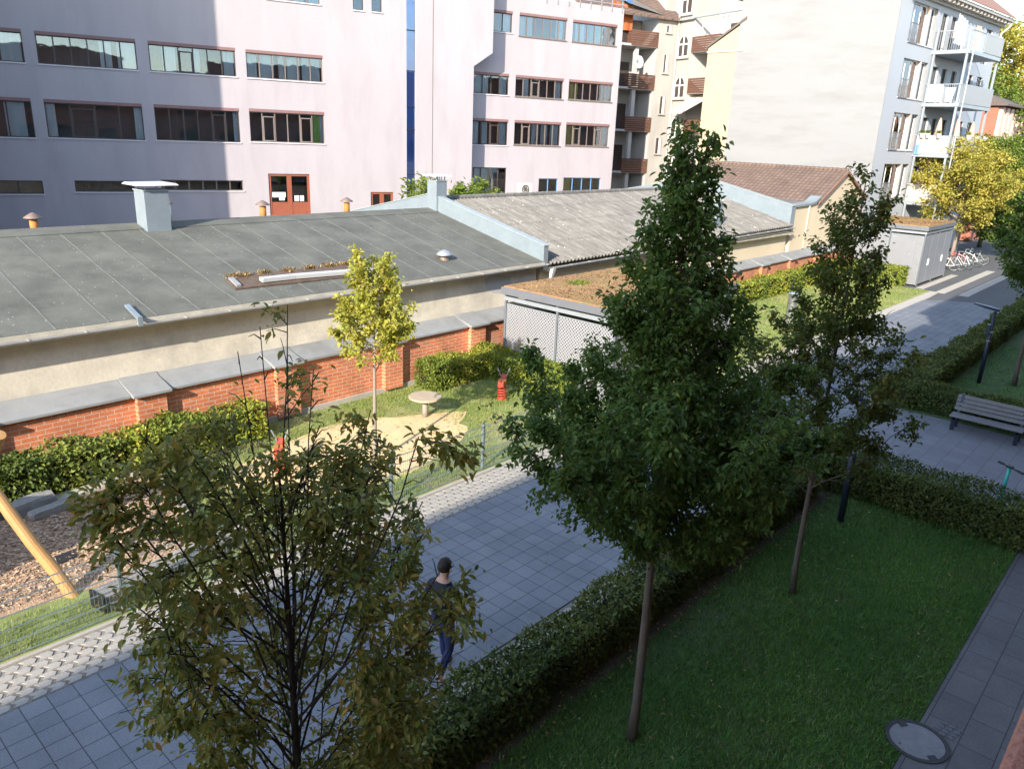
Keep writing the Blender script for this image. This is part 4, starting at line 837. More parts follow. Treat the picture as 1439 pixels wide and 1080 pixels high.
cloth('wind_cloth',[WB.P(6.4,.9,fl[0]+.5),WB.P(8.2,.9,fl[0]+.5),WB.P(8.2,.9,fl[0]+1.9),WB.P(6.4,.9,fl[0]+2.2)],'white_metal','white cloths drying on the top balcony','laundry',.06,12)
cloth('pink_towel',[WB.P(8.6,1.3,fl[0]+.3),WB.P(9.5,1.3,fl[0]+.3),WB.P(9.5,1.3,fl[0]+1.75),WB.P(8.6,1.3,fl[0]+1.75)],'peach','pale pink towel drying on the top balcony right of the white cloths','towel',.04,8)
# ================================================================== FAR BRICK HOUSE
fh=thing('distant_house','distant brick house with pale pink pilasters and dark roof behind trees','building',(80,15.5,0)); FH=F((73.5,15.3),R(-4))
m=MB(); m.fbox(FH,0,16,-9,0,0,10.6); m.build('wall','far_brick',fh)
m=MB()
for i in range(13): m.fbox(FH,.2+1.2*i,.85+1.2*i,.001,.3,7.6,10.5)
m.fbox(FH,0,16,.002,.34,7.2,7.6); m.build('pilaster','far_pink',fh)
m=MB()
for i in range(12): m.fbox(FH,.95+1.2*i,1.35+1.2*i,.003,.03,7.7,10.2)
for i in range(7): m.fbox(FH,.8+2.2*i,2.0+2.2*i,.003,.03,6.0,6.5)
m.build('window','frame_dark',fh)
m=MB(); A=[(.7,10.6),(.7,10.75),(-4.5,13),(-9.7,10.75),(-9.7,10.6)]; m.prism([FH.P(-.3,d,z) for d,z in A],[FH.P(16.3,d,z) for d,z in A]); m.build('roof','dark_roof',fh)
# ================================================================== OWN HOUSE (behind the camera, its shade falls over the path)
oh=thing('own_apartment_house','red brown brick house whose windowsill juts into the lower right corner','building',(5,-6,0))
m=OMB(); OW=F((0,-.36),0,-1); oo=[]
for zf in (1.0,4.2,7.6):
    for i in range(26): x=-42+3.9*i; oo.append((x,x+1.7,zf,zf+1.75))
facade(m,OW,-44,60,-.1,11.3,oo,room=.5,reveal=.2)
m.box(-44,60,-13,-.87,-.1,11.28)
for xa,xb,zt in ((-44.2,0.0,13.40),(.01,12.0,11.55),(12.01,60.2,12.7)):
    m.box(xa+.1,xb-.1,-13,-.365,11.31,zt-.13); m.box(xa,xb,-13.2,-.10,zt-.12,zt)
m.build('wall',['own_wall','interior'],oh)
m=MB(); m.box(-.9,1.5,-.358,.0225,6.47,6.552); m.build('windowsill','sill_red',oh,bevel=.006)
# ================================================================== MESH SHELTERS
def shelter(name,label,x0,x1,y0,y1,zr,left_mesh=True,doors=False):
    T=thing(name,label,'shelter',((x0+x1)/2,(y0+y1)/2,0))
    o=.12
    m=MB(); m.box(x0-o,x1+o,y0-o,y1+o,zr-.24,zr-.03); 
    m.build('roof_fascia','anthracite',T,bevel=.01)
    m=MB(); m.box(x0-o+.06,x1+o-.06,y0-o+.06,y1+o-.06,zr-.029,zr+.005); r_=m.build('green_roof','sedum',T)
    rg=np.random.default_rng(3); n=int((x1-x0)*(y1-y0)*140); P=np.stack([rg.uniform(x0,x1,n),rg.uniform(y0,y1,n),np.full(n,zr)],1)
    sz=rg.uniform(.025,.07,n); leaves('sedum_tufts',P,rg.normal(0,1,(n,3))*np.array([1,1,.2])+np.array([0,0,.5]),np.tile([0.,0,1.],(n,1)),sz,sz*.7,np.clip(rg.beta(2,2,n)+.25*np.sin(P[:,0]*1.3+P[:,1]*2),0,1),'dead_leaf',r_)
    n=260; c=np.array([x0+(x1-x0)*.33,y1-1.0]); P=np.stack([c[0]+rg.normal(0,.22,n),c[1]+rg.normal(0,.16,n),np.full(n,zr)],1); sz=rg.uniform(.05,.1,n); leaves('green_tuft',P,rg.normal(0,1,(n,3))+np.array([0,0,1.]),np.tile([0.,0,1.],(n,1)),sz,sz*.5,rg.random(n),'leaf_fresh',r_)['kind']='stuff'
    zp=zr-.245
    nx=max(2,round((x1-x0)/2.3)); ny=max(2,round((y1-y0)/1.9))
    px=[x0+(x1-x0)*i/nx for i in range(nx+1)]; py=[y0+(y1-y0)*i/ny for i in range(ny+1)]
    for i,x in enumerate(px):
        for j,y in enumerate(py):
            if 0<i<nx and 0<j<ny: continue
            m=MB(); m.box(x-.035,x+.035,y-.035,y+.035,0,zp); m.build('post','anthracite',T)
    m=MB()
    for x in (x0,x1): m.box(x-.045,x+.045,y0-.04,y1+.04,zp-.17,zp-.06)
    for y in (y0,y1): m.box(x0+.046,x1-.046,y-.045,y+.045,zp-.168,zp-.062)
    m.build('beam','light_steel',T)
    def panel(xa,ya,xb,yb):
        L_=math.hypot(xb-xa,yb-ya); dx,dy=(xb-xa)/L_,(yb-ya)/L_; Fr=F((xa,ya),math.atan2(dy,dx)); zt=zp-.30
        m=MB(); m.fbox(Fr,.06,L_-.06,-.004,.004,.08,zt); p=m.build('mesh_panel','perf',T)
        m=MB(); 
        for a_,b_,c_,d_ in ((.05,L_-.05,zt,zt+.03),(.05,L_-.05,.05,.08),(.05,.075,.08,zt),(L_-.075,L_-.05,.08,zt)): m.fbox(Fr,a_,b_,-.015,.015,c_,d_)
        m.build('frame','light_steel',p)
    for j in range(ny): panel(x0,py[j+1],x0,py[j]); panel(x1,py[j],x1,py[j+1])
    for i in range(nx):
        panel(px[i+1],y1,px[i],y1)
        if doors:
            Fr=F((px[i],y0),0); L_=px[i+1]-px[i]; h=L_/2
            for k in (0,1):
                m=MB(); m.fbox(Fr,.04+k*(h-.02),h-.01+k*(h-.03),-.02,.02,.08,zp-.26); d_=m.build('door','door_grey',T)
                m=MB(); m.fbox(Fr,h-.10+k*.15,h-.07+k*.15,.021,.06,1.0,1.35); m.build('handle','white_metal',d_)
        else: panel(px[i],y0,px[i+1],y0)
    return T
shelter('mesh_shelter','grey perforated mesh shelter with brown sedum roof behind the big green tree',16.55,23.1,11.2,15.15,2.66)
shelter('mesh_shelter','farther mesh shelter with grey double doors beside the far hedge',45.3,50.6,11.5,15.0,3.16,doors=True)
# ================================================================== FENCE
fe=thing('mesh_fence','thin green grey double wire mesh fence along the paving','fence',(5,10.53,0))
m=MB(); x=-6.0
while x<16.2: m.box(x-.0018,x+.0018,10.5282,10.5318,.03,1.03); x+=.05
for z in (.05,.25,.45,.65,.85,1.01): m.box(-6,16.2,10.518,10.525,z-.0028,z+.0028); m.box(-6,16.2,10.535,10.542,z-.0028,z+.0028)
m.build('wire_mesh','fence_green',fe)
for i in range(-3,3):
    x=10.99+2.5*i
    m=MB(); m.box(x-.03,x+.03,10.545,10.60,0,1.06); m.build('post','fence_green',fe)
m=MB(); m.box(16.17,16.23,10.50,10.56,0,1.06); m.build('post','fence_green',fe)
# ================================================================== PLAY AREA
t=thing('sand_table','round worn wooden sand table on one post in the trodden sand','table',(16.26*.75,18.42*.75,0)); c=(12.2,13.81)
m=MB(); m.lathe((c[0],c[1],.50),[(.40,0),(.42,.015),(.42,.05),(.40,.06)],36); m.build('tabletop','wood_table',t)
m=MB(); m.lathe((c[0],c[1],-.02),[(.075,0),(.075,.52)],14); m.build('leg','wood_grey',t,smooth=True)
def spring_rider(c,label,yaw):
    T=thing('spring_rider',label,'spring rider',(c[0],c[1],0))
    m=MB(); n=90; m.tube([(c[0]+.105*math.cos(2*PI*5*i/n),c[1]+.105*math.sin(2*PI*5*i/n),.02+.36*i/n) for i in range(n+1)],.020,6); m.lathe((c[0],c[1],0),[(.15,0),(.15,.025)],16); m.build('spring','red_paint',T,smooth=True)
    Fr=F(c,yaw); m=MB(); pr=[(-.30,.42),(-.22,.40),(.20,.40),(.30,.46),(.33,.60),(.26,.64),(.16,.54),(-.10,.52),(-.24,.60),(-.31,.56)]
    m.prism([Fr.P(s,-.08,z) for s,z in pr],[Fr.P(s,.08,z) for s,z in pr]); m.build('body','red_paint',T,bevel=.015)
    m=MB(); m.fbox(Fr,-.16,.08,-.11,.11,.525,.55); m.build('seat','orange',T,bevel=.01)
    m=MB(); m.tube([Fr.P(.16,-.17,.84),Fr.P(.18,-.07,.58)],.014,6); m.tube([Fr.P(.16,.17,.84),Fr.P(.18,.07,.58)],.014,6); m.build('handle','light_steel',T)
spring_rider((14.69,13.48),'red spring rider on sunny grass in the shade patch by the hedge',.6)
spring_rider((7.82,13.41),'red spring rider half hidden behind the dark tree branches',.9)
sw=thing('timber_swing','swing frame of honey coloured round timber at the left edge','swing',(2.4,12.8,0))
def pole(p,q,r0,r1,name,par,mt='wood'):
    m=MB(); p=np.array(p,float); q=np.array(q,float); m.tube([p+(q-p)*i/6+np.array([.012*math.sin(i*2),.012*math.cos(i*1.3),0]) for i in range(7)],[r0+(r1-r0)*i/6 for i in range(7)],14); return m.build(name,mt,par,smooth=False)
pole((3.13,11.52,-.05),(2.22,13.02,2.55),.095,.08,'leg',sw); pole((2.30,14.30,-.05),(2.68,12.08,2.57),.095,.08,'leg',sw)
pole((2.45,12.72,2.12),(-1.6,12.75,2.12),.085,.085,'beam',sw); pole((-1.6,11.5,-.05),(-1.75,13.0,2.5),.09,.08,'leg',sw); pole((-1.7,14.1,-.05),(-1.6,12.4,2.5),.09,.08,'leg',sw)
ph=thing('added_shade_hut','unseen timber hut left of frame, added to shade the bark mulch','shade hut',(-1.7,12.5,0))  # guessed hut out of view, put in to cast the mulch shadow
m=MB()
for x in (-2.6,-.8):
    for y in (11.7,13.3): m.tube([(x,y,-.05),(x,y,2.3)],.07,8)
m.build('post','wood',ph); m=MB(); m.prism([(-2.9,11.4,2.2),(-2.9,12.5,2.75),(-2.9,13.6,2.2),(-2.9,12.5,2.68)],[(-.45,11.4,2.2),(-.45,12.5,2.75),(-.45,13.6,2.2),(-.45,12.5,2.68)]); m.build('roof','wood_grey',ph)
m=MB(); m.box(-2.6,-.8,11.7,13.3,1.0,1.06); m.build('floor','wood_grey',ph)
rg=random.Random(8)
def rock(x,y,sx,sy,sz,lb,nm='edging_stone',mt='stone',yaw=0,group=None,cat='stone'):
    bm=bmesh.new(); bmesh.ops.create_cube(bm,size=1); bmesh.ops.subdivide_edges(bm,edges=bm.edges[:],cuts=3,use_grid_fill=True)
    for v in bm.verts:
        c=v.co.copy(); k=c.normalized()*.62; v.co=c*.72+k*.28; v.co+=Vector((rg.uniform(-.03,.03),rg.uniform(-.03,.03),rg.uniform(-.03,.03)))
        v.co=Vector((v.co.x*sx,v.co.y*sy,v.co.z*sz)); v.co.rotate(Matrix.Rotation(yaw,3,'Z')); 
    me=bpy.data.meshes.new(nm); bm.to_mesh(me); bm.free(); me.materials.append(M[mt]); o=bpy.data.objects.new(nm,me); COL.objects.link(o); o.location=(x,y,sz*.36); tag(o,lb,cat,group)
pts=[(5.88,15.05),(5.80,14.45),(5.70,13.85),(5.60,13.25),(5.53,12.65),(5.47,12.05),(5.42,11.5)]
for i in range(6):
    (x,y),(x2,y2)=pts[i],pts[i+1]; rock((x+x2)/2,(y+y2)/2,.17,.60,.16,'pale rough stone in the low row between bark mulch and sand','edging_stone',yaw=math.atan2(y2-y,x2-x)+PI/2,group='edging stones between mulch and sand')
rock(3.55,14.86,.85,.30,.30,'long grey stone step lying in the shade near the hedge foot',yaw=.25); rock(3.78,14.52,.70,.22,.18,'smaller grey stone step just in front of the long one',yaw=.2)
m=MB(); m.prism([(3.9,14.78,-.05),(5.75,14.98,-.05),(5.75,15.26,-.05),(3.9,15.10,-.05)],[(3.9,14.78,.08),(5.75,14.98,.08),(5.75,15.26,.08),(3.9,15.10,.08)]); o=m.build('concrete_edging','concrete',bevel=.01); tag(o,'straight concrete edging slab between the hedge and the bark mulch','edging')
m=MB(); m.prism([(3.25,12.55,.012),(3.55,12.60,.012),(3.60,12.88,.012),(3.30,12.84,.012)],[(3.25,12.55,.035),(3.55,12.60,.035),(3.60,12.88,.035),(3.30,12.84,.035)]); o=m.build('dark_square','rubber'); tag(o,'small dark flat square on the bark mulch beside the swing leg','mat')  # thin dark square on the mulch
tr=thing('timber_trough','long weathered timber beam box with dark end face beside the fence','timber box',(4.4,11.0,0)); TF=F((3.30,10.72),.17,-1)
m=MB()
for i in range(4): m.fbox(TF,.0,2.6,.01+.09*i,.09+.09*i,.20,.25)
m.build('top_board','wood_grey',tr,bevel=.006); m=MB(); m.fbox(TF,.015,2.58,.0,.37,0,.197); m.build('body','anthracite',tr); m=MB(); m.fbox(TF,-.03,.012,-.01,.38,0,.265); m.build('end_plate','black',tr,bevel=.01)
# ================================================================== LAMPS, BOLLARD, BENCH, SCOOTER, MANHOLES
def lamp(x,y,label,h=2.36):
    T=thing('street_lamp',label,'street lamp',(x,y,0),'dark blue street lamps along the path')
    m=MB(); m.lathe((x,y,-.05),[(.062,0),(.062,h*.62),(.045,h*.63),(.042,h)],14); m.build('pole','steel_blue',T,smooth=True)
    m=MB(); m.box(x-.075,x+.075,y+.02,y+.13,h*.66,h*.80); m.build('control_box','steel_blue',T,bevel=.01)
    m=MB(); m.lathe((x,y,h*.70),[(.07,0),(.07,.03)],14); m.lathe((x,y,h*.58),[(.07,0),(.07,.025)],14); m.build('clamp','light_steel',T)
    m=MB(); A=[(-.06,-.10,h-.05),(.06,-.10,h-.05),(.06,-.10,h+.04),(-.06,-.10,h+.04)]; B=[(-.10,.25,h+.01),(.10,.25,h+.01),(.10,.25,h+.09),(-.10,.25,h+.09)]; C_=[(-.10,.62,h+.09),(.10,.62,h+.09),(.08,.62,h+.13),(-.08,.62,h+.13)]
    f=lambda L_:[(x+a,y+b,c) for a,b,c in L_]
    m.add(f(A)+f(B)+f(C_),[(3,2,1,0),(8,9,10,11)]+[(k*4+i,k*4+(i+1)%4,(k+1)*4+(i+1)%4,(k+1)*4+i) for k in (0,1) for i in range(4)]); m.build('lamp_head','steel_blue',T,bevel=.012)
lamp(27.33,4.55,'dark blue street lamp with flat tilted head behind the bench'); lamp(14.4,4.14,'dark blue street lamp whose pole stands behind the thin tree trunk',2.5)
bo=thing('bollard_light','round stainless steel bollard light on the sunny grass strip','bollard',(29.85,11.9,0)); c=(29.85,11.9)
m=MB(); m.lathe((c[0],c[1],0),[(.19,0),(.19,.98)],24); m.build('body','stainless',bo,smooth=False)
m=MB()
for i in range(5): m.lathe((c[0],c[1],.985+.075*i),[(.17,0),(.195,.012),(.195,.05),(.17,.068)],24)
m.build('louvre','stainless',bo); m=MB(); m.lathe((c[0],c[1],1.36),[(.2,0),(.2,.03),(.17,.05)],24); m.build('cap','light_steel',bo)
be=thing('park_bench','grey slatted park bench with backrest on the shaded plaza','bench',(21.9,3.28,0))
for i in range(4): m=MB(); m.box(21.82+.115*i,21.92+.115*i,2.45,4.12,.355,.385); m.build('seat_slat','bench_wood',be,bevel=.006)
for i in range(4):
    x=22.30+.045*i; m=MB(); m.prism([(x,2.45,.44+.10*i),(x+.03,2.45,.44+.10*i),(x+.06,2.45,.525+.10*i),(x+.03,2.45,.525+.10*i)],[(x,4.12,.44+.10*i),(x+.03,4.12,.44+.10*i),(x+.06,4.12,.525+.10*i),(x+.03,4.12,.525+.10*i)]); m.build('back_slat','bench_wood',be,bevel=.005)
for y in (2.52,3.96):
    m=MB(); m.box(21.85,21.92,y,y+.09,0,.353); m.box(22.22,22.29,y,y+.09,0,.353); m.box(21.85,22.29,y+.01,y+.08,.27,.352); m.prism([(22.27,y+.01,.36),(22.33,y+.01,.36),(22.52,y+.01,.85),(22.47,y+.01,.85)],[(22.27,y+.08,.36),(22.33,y+.08,.36),(22.52,y+.08,.85),(22.47,y+.08,.85)]); m.build('leg','steel_blue',be,bevel=.006)
sc_=thing('kick_scooter','mint green electric kick scooter parked behind the lawn hedge','scooter',(17.25,2.05,0)); SF=F((17.35,2.03),R(145),1)
P=SF.P
m=MB(); m.tube([P(0,0,.22),P(-.03,0,.92)],.032,10); m.build('stem','mint',sc_,smooth=True)
m=MB(); m.fbox(SF,.06,.66,-.085,.085,.12,.17); m.tube([P(.06,0,.15),P(-.0,0,.26)],.035,8); m.build('deck','mint',sc_,bevel=.012)
m=MB(); m.tube([P(-.05,-.29,.94),P(-.03,0,.95),P(-.05,.29,.94)],.017,8); m.tube([P(-.05,-.30,.94),P(-.048,-.17,.945)],.026,8); m.tube([P(-.05,.30,.94),P(-.048,.17,.945)],.026,8); m.fbox(SF,-.08,.02,-.05,.05,.94,.98); m.build('handlebar','black',sc_)
for s in (-.03,.78): 
    m=MB(); c=P(s,0,.115); m.torus(c,SF.n,.09,.026,22,8); w=m.build('wheel','rubber',sc_,smooth=True); m=MB(); m.tube([c-SF.n*.03,c+SF.n*.03],.04,10); m.build('hub','light_steel',w)
m=MB(); 
for i in range(7): t=PI*.15+PI*.7*i/6; 
m.tube([P(.78+.135*math.cos(PI*(.15+.8*i/8)),0,.115+.135*math.sin(PI*(.15+.8*i/8))) for i in range(9)],.03,6); m.build('mudguard','mint',sc_)
def manhole(c,r,label,z):
    T=thing('manhole_cover',label,'manhole cover',(c[0],c[1],z))
    m=MB(); m.lathe((c[0],c[1],z-.03),[(r,0),(r,.032)],48); m.build('lid','cover',T)
    m=MB(); n=48; vs=[(c[0]+q*math.cos(2*PI*i/n),c[1]+q*math.sin(2*PI*i/n),z+h) for q,h in ((r+.004,-.03),(r+.004,.008),(r+.055,.008),(r+.06,-.03)) for i in range(n)]; m.add(vs,[(k*n+i,k*n+(i+1)%n,(k+1)*n+(i+1)%n,(k+1)*n+i) for k in range(3) for i in range(n)]); m.build('ring','iron',T)
    m=MB()
    for a_ in (.9,.9+PI): m.fbox(F((c[0]+(r-.03)*math.cos(a_),c[1]+(r-.03)*math.sin(a_)),a_),-.035,.035,-.05,.05,z-.01,z+.010)
    m.build('lift_slot','iron',T); return T
manhole((9.19,1.28),.31,'round concrete manhole cover with dark iron ring at the lawn edge',.012)
manhole((6.05,7.60),.36,'round pale manhole cover in the slabs behind the walking person',.006)
m=MB()
for i in range(34): t=2*PI*i/34; m.fbox(F((6.05+.485*math.cos(t),7.60+.485*math.sin(t)),t),-.045,.045,-.04,.04,-.02,.008+.004*(i%3))
o=m.build('cobble_ring','cobble'); o['kind']='structure'
m=MB()
for i in range(4):
    for j in range(3):
        m.fbox(F((9.55+.075*i,1.0+.09*j-.02*i),.15*(i-j)),-.032,.032,-.038,.038,-.02,.014)
o=m.build('cobble_patch','cobble'); o['kind']='structure'
# ================================================================== BICYCLES AND CAR FAR BEHIND
def bike(x,y,yaw,cm,label):
    T=thing('bicycle',label,'bicycle',(x,y,-.055),'bicycles in the row under the yellow tree'); Fr=F((x,y),yaw); P=lambda s,d,z:Fr.P(s,d,z-.055)
    for s in (-.52,.52):
        m=MB(); c=P(s,0,.34); m.torus(c,Fr.n,.325,.017,26,6); w=m.build('wheel','rubber',T)
        m=MB(); m.torus(c,Fr.n,.300,.008,22,5)
        for k in range(10): t=PI*k/10; v=Fr.u*math.cos(t)*.29+np.array([0,0,math.sin(t)*.29]); m.tube([c-v,c+v],.0025,3)
        m.build('rim','light_steel',w)
    m=MB(); L_=[((-.52,.34),(-.12,.30)),((-.12,.30),(-.24,.82)),((-.12,.30),(.36,.74)),((-.2,.70),(.34,.84)),((.33,.90),(.52,.34)),((-.52,.34),(-.21,.74))]
    for (a_,b_),(c_,d_) in L_: m.tube([P(a_,0,b_),P(c_,0,d_)],.022,6)
    m.build('frame',cm,T); m=MB(); m.tube([P(.22,-.28,1.0),P(.32,-.1,1.02),P(.32,.1,1.02),P(.22,.28,1.0)],.016,6); m.tube([P(.33,0,.88),P(.32,0,1.02)],.016,6); m.build('handlebar','light_steel',T)
    m=MB(); m.fbox(Fr,-.38,-.12,-.07,.07,.86-.055,.92-.055); m.build('saddle','black',T,bevel=.02)
bike(53.6,12.2,1.9,'white_metal','white bicycle nearest the grey shelter doors'); bike(54.5,12.0,1.7,'light_steel','silver bicycle second from the shelter in the row'); bike(55.6,11.7,1.15,'white_metal','pale bicycle with its wheel turned towards us by the tree trunk')
bike(56.6,12.2,1.8,'car_red','red bicycle just right of the yellow tree trunk'); bike(57.4,11.7,1.4,'white_metal','white bicycle right of the red one'); bike(58.4,11.6,1.9,'light_steel','silver bicycle at the right end of the row'); bike(54.0,13.2,1.6,'steel_blue','dark bicycle behind the white one near the shelter')
# ================================================================== VEGETATION
SG='young street trees along the path hedge'
tree('street_tree','sparse tree with drooping olive brown leaves nearest the camera','tree',(2.2,3.8),5.75,1.7,profile([(0,.5),(.25,.80),(.5,1.04),(.7,1.10),(.82,.98),(.92,.72),(1,.3)]),58,12,21000,.060,.029,'leaf_olive','bark_dark',.055,11,asc=1.7,droop=.40,group=SG,spread=.085,limb_r=.0105,tl=.33,trunk_top=.86,spray=.5,bare=.24,zfrac=.80,rmin=.5,t0=.34,avoid=(-2.09,.75),gaps=(((1.75,1.9,5.33),(4.7,5.05,2.68),.15),((1.75,1.86,4.93),(4.7,5.0,1.72),.12)),extra=((1.9,-.02,1.5,3.0,.6),(1.7,.02,1.25,3.08,3.0),(1.7,-.15,.95,2.75,1.2),(3.4,.5,.16,5.75,.12),(3.3,2.2,.22,5.65,.15),(3.5,3.6,.12,5.85,.1),(3.2,5.2,.25,5.6,.2)))
tree('street_tree','dense dark green pear shaped tree in the middle of the photo','tree',(6.73,3.83),7.12,2.42,profile([(0,.70),(.07,1.40),(.19,1.95),(.32,1.82),(.45,1.25),(.58,.74),(.72,.42),(.85,.24),(.95,.17),(1,.12)]),96,11,62000,.070,.038,'leaf_green','bark',.062,21,asc=1.0,droop=.45,group=SG,spread=.11,limb_r=.011,tl=.30,rmin=.78,trunk_top=.97,zfrac=1.02,zpow=1.45)
tree('street_tree','open crowned bronze green tree between the dense tree and the bench','tree',(11.25,3.75),7.0,1.65,profile([(0,.45),(.12,1.0),(.28,1.48),(.46,1.30),(.6,.68),(.8,.42),(.93,.2),(1,.08)]),46,11,20000,.078,.040,'leaf_mixed','bark',.05,37,asc=1.15,droop=.4,group=SG,spread=.10,limb_r=.011,tl=.33,bare=.05,rmin=.6)
tree('street_tree','dark green tree cut off by the right edge beyond the bench','tree',(27.95,3.69),6.6,2.5,profile([(0,.5),(.12,1.2),(.3,1.75),(.5,1.6),(.7,1.05),(.88,.5),(1,.15)]),38,9,12000,.12,.066,'leaf_green','bark',.07,43,asc=.95,droop=.4,group=SG,spread=.15)
tree('young_maple','slim yellow leaved young tree standing in the sand patch','tree',(9.51,12.37),4.7,2.0,profile([(0,.30),(.12,.72),(.32,.98),(.5,.86),(.68,.62),(.85,.42),(1,.12)]),32,9,7600,.088,.062,'leaf_yellow','bark_pale',.052,5,asc=1.1,droop=.25,spread=.10,limb_r=.012,tl=.30)
tree('golden_tree','broad golden leaved tree over the row of bicycles','tree',(56.6,12.6,-.05),8.2,2.2,profile([(0,1.6),(.12,2.7),(.3,3.3),(.55,3.1),(.78,2.0),(1,.4)]),44,11,26000,.17,.11,'leaf_gold','bark_pale',.14,52,asc=.7,droop=.3,spread=.30,twigmesh=False,limb_r=.05,tl=.9)
tree('tall_background_tree','tall yellow green tree rising behind the white block','tree',(88,20,-.05),20.5,6,profile([(0,3),(.2,5.5),(.5,6.2),(.75,4.6),(.9,2.6),(1,.6)]),46,10,22000,.36,.24,'leaf_gold','bark',.35,61,asc=.7,droop=.25,spread=.7,twigmesh=False,limb_r=.10,tl=2.0)
tree('background_tree','rounded fresh green tree before the distant brick house','tree',(70,13.8,-.05),8.6,2.5,profile([(0,1.6),(.2,2.9),(.5,3.1),(.8,2.0),(1,.4)]),36,10,15000,.21,.14,'leaf_fresh','bark',.16,67,asc=.7,droop=.3,spread=.4,twigmesh=False,limb_r=.05,tl=1.0)
tree('background_tree','green tree beside the steel balcony posts','tree',(78.5,17.2,-.05),14.5,3,profile([(0,2),(.2,3.6),(.5,4.0),(.8,2.6),(1,.5)]),36,10,16000,.28,.19,'leaf_fresh','bark',.2,71,asc=.7,droop=.3,spread=.5,twigmesh=False,limb_r=.07,tl=1.4)
tree('background_tree','dark green shrubby tree at the right edge behind the bicycles','tree',(63.5,10.8,-.05),5.6,.6,profile([(0,1.6),(.3,2.3),(.6,1.9),(1,.4)]),30,9,6000,.25,.16,'leaf_green','bark',.12,73,asc=.7,droop=.3,spread=.3,twigmesh=False,limb_r=.04,tl=.8)
def bush(c,h,r,label,seed,n,L,lm,name='shrub'):
    tree(name,label,'shrub',c,h,.3,profile([(0,r*.7),(.3,r),(.6,r*.95),(.85,r*.6),(1,r*.15)]),24,8,n,L,L*.45,lm,'bark',.06,seed,asc=.8,droop=.1,spread=.25,twigmesh=False,tl=.55)
bush((22.9,26.2),5.25,1.15,'round fresh green shrub left of the zinc chimney against the pink wall',81,4200,.24,'leaf_fresh'); bush((25.6,25.8),5.15,1.35,'round fresh green shrub right of the zinc chimney',83,4800,.24,'leaf_fresh')
bush((52.5,14.2,-.05),3.0,1.0,'dark shrub in the shade behind the far mesh shelter',85,2200,.16,'leaf_green')
hedge('clipped_hedge','long dark clipped hedge between the slab path and the lawn',-2.5,15.25,4.84,5.46,.76,44000,.066,'leaf_dhedge',1)
hedge('clipped_hedge','dark hedge closing the lawn in front of the scooter',15.55,16.28,1.2,5.2,.80,15000,.066,'leaf_dhedge',2)
hedge('clipped_hedge','hedge beside the path beyond the bench',22.7,42,5.15,5.9,.80,22000,.085,'leaf_dhedge',3)
hedge('clipped_hedge','low hedge directly behind the park bench',22.75,23.4,1.4,5.1,.72,9000,.07,'leaf_dhedge',4)
hedge('clipped_hedge','sunlit broad leaved hedge at the left foot of the brick wall',2.75,5.6,15.1,15.82,.82,5200,.095,'leaf_hedge',5)
hedge('clipped_hedge','yellowing hedge under the second brick pier',5.6,8.5,15.05,15.8,.84,5600,.085,'leaf_hedge_y',6)
hedge('clipped_hedge','sunlit hedge between the sand table and the mesh shelter',13.55,16.45,15.0,15.78,.78,9000,.07,'leaf_hedge_y',7)
hedge('clipped_hedge','hedge running along the left side of the near mesh shelter',15.75,16.38,12.2,15.0,.72,8000,.07,'leaf_hedge_y',8)
hedge('clipped_hedge','long yellow green hedge along the far brick wall',24,44.9,15.05,15.82,.92,12000,.11,'leaf_hedge_y',9)
hedge('clipped_hedge','bright green hedge beside the far mesh shelter',44.0,45.15,12.0,15.0,.95,5000,.11,'leaf_hedge_y',10)
def lawnmask(X,Y,rg): return ((Y<4.72)|(rg.random(len(X))<.35))&(rg.random(len(X))<.25+.75*np.clip(.6+.6*np.sin(X*1.1+1)*np.sin(Y*1.7)+.5*(4.3-Y),0,1))&(np.hypot(X-9.19,Y-1.28)>.36)
blades('lawn_grass',150000,(1,16.2,1.37,4.98),.065,'grass',1,0,lawnmask,.0065)
blades('lawn_grass',9000,(23.4,34,1.4,5.1),.06,'grass',2,0,None,.009)
def playmask(X,Y,rg):
    e=((X-9.7)/2.9)**2+((Y-13.15)/1.55)**2
    return ((X>5.9)|(Y<11.45))&(rg.random(len(X))<np.clip((e-.72)/.5,.05,1))&((rg.random(len(X))<.35)|(np.sin(X*1.4)*np.sin(Y*1.9)>-.2))
blades('play_grass',66000,(0,16.3,10.56,15.93),.07,'grass_dry',3,0,playmask,.008)
blades('play_grass',14000,(23.4,44,10.6,15.0),.08,'grass_dry',4,0,None,.016)
def litter(name,n,area,seed,z,L,mask=None,lm='dead_leaf'):
    rg=np.random.default_rng(seed); x0,x1,y0,y1=area; P=np.stack([rg.uniform(x0,x1,n),rg.uniform(y0,y1,n),np.full(n,z)+rg.uniform(0,.012,n)],1)
    if mask is not None: P=P[mask(P[:,0],P[:,1],rg)]; n=len(P)
    a_=rg.uniform(0,6.28,n); D=np.stack([np.cos(a_),np.sin(a_),rg.normal(0,.15,n)],1); U=rg.normal(0,.25,(n,3)); U[:,2]+=1; sz=L*rg.uniform(.5,1.2,n)
    o=leaves(name,P,D,U,sz,sz*.55,rg.random(n),lm,None,.1); o['kind']='stuff'
litter('fallen_leaves',420,(1,15.5,1.4,5.6),5,.03,.055); litter('fallen_leaves',900,(1,15.8,4.45,5.1),15,.015,.055); litter('fallen_leaves',320,(0,30,5.5,10.4),6,.006,.05); litter('fallen_leaves',500,(5.9,16.2,10.6,15.5),7,.012,.07)
def mulm(X,Y,rg): return (X<5.3)&(Y>11.75)&(Y<14.7)
litter('bark_chips',9000,(.5,5.5,11.6,14.9),9,.014,.075,mulm,'bark_chip')
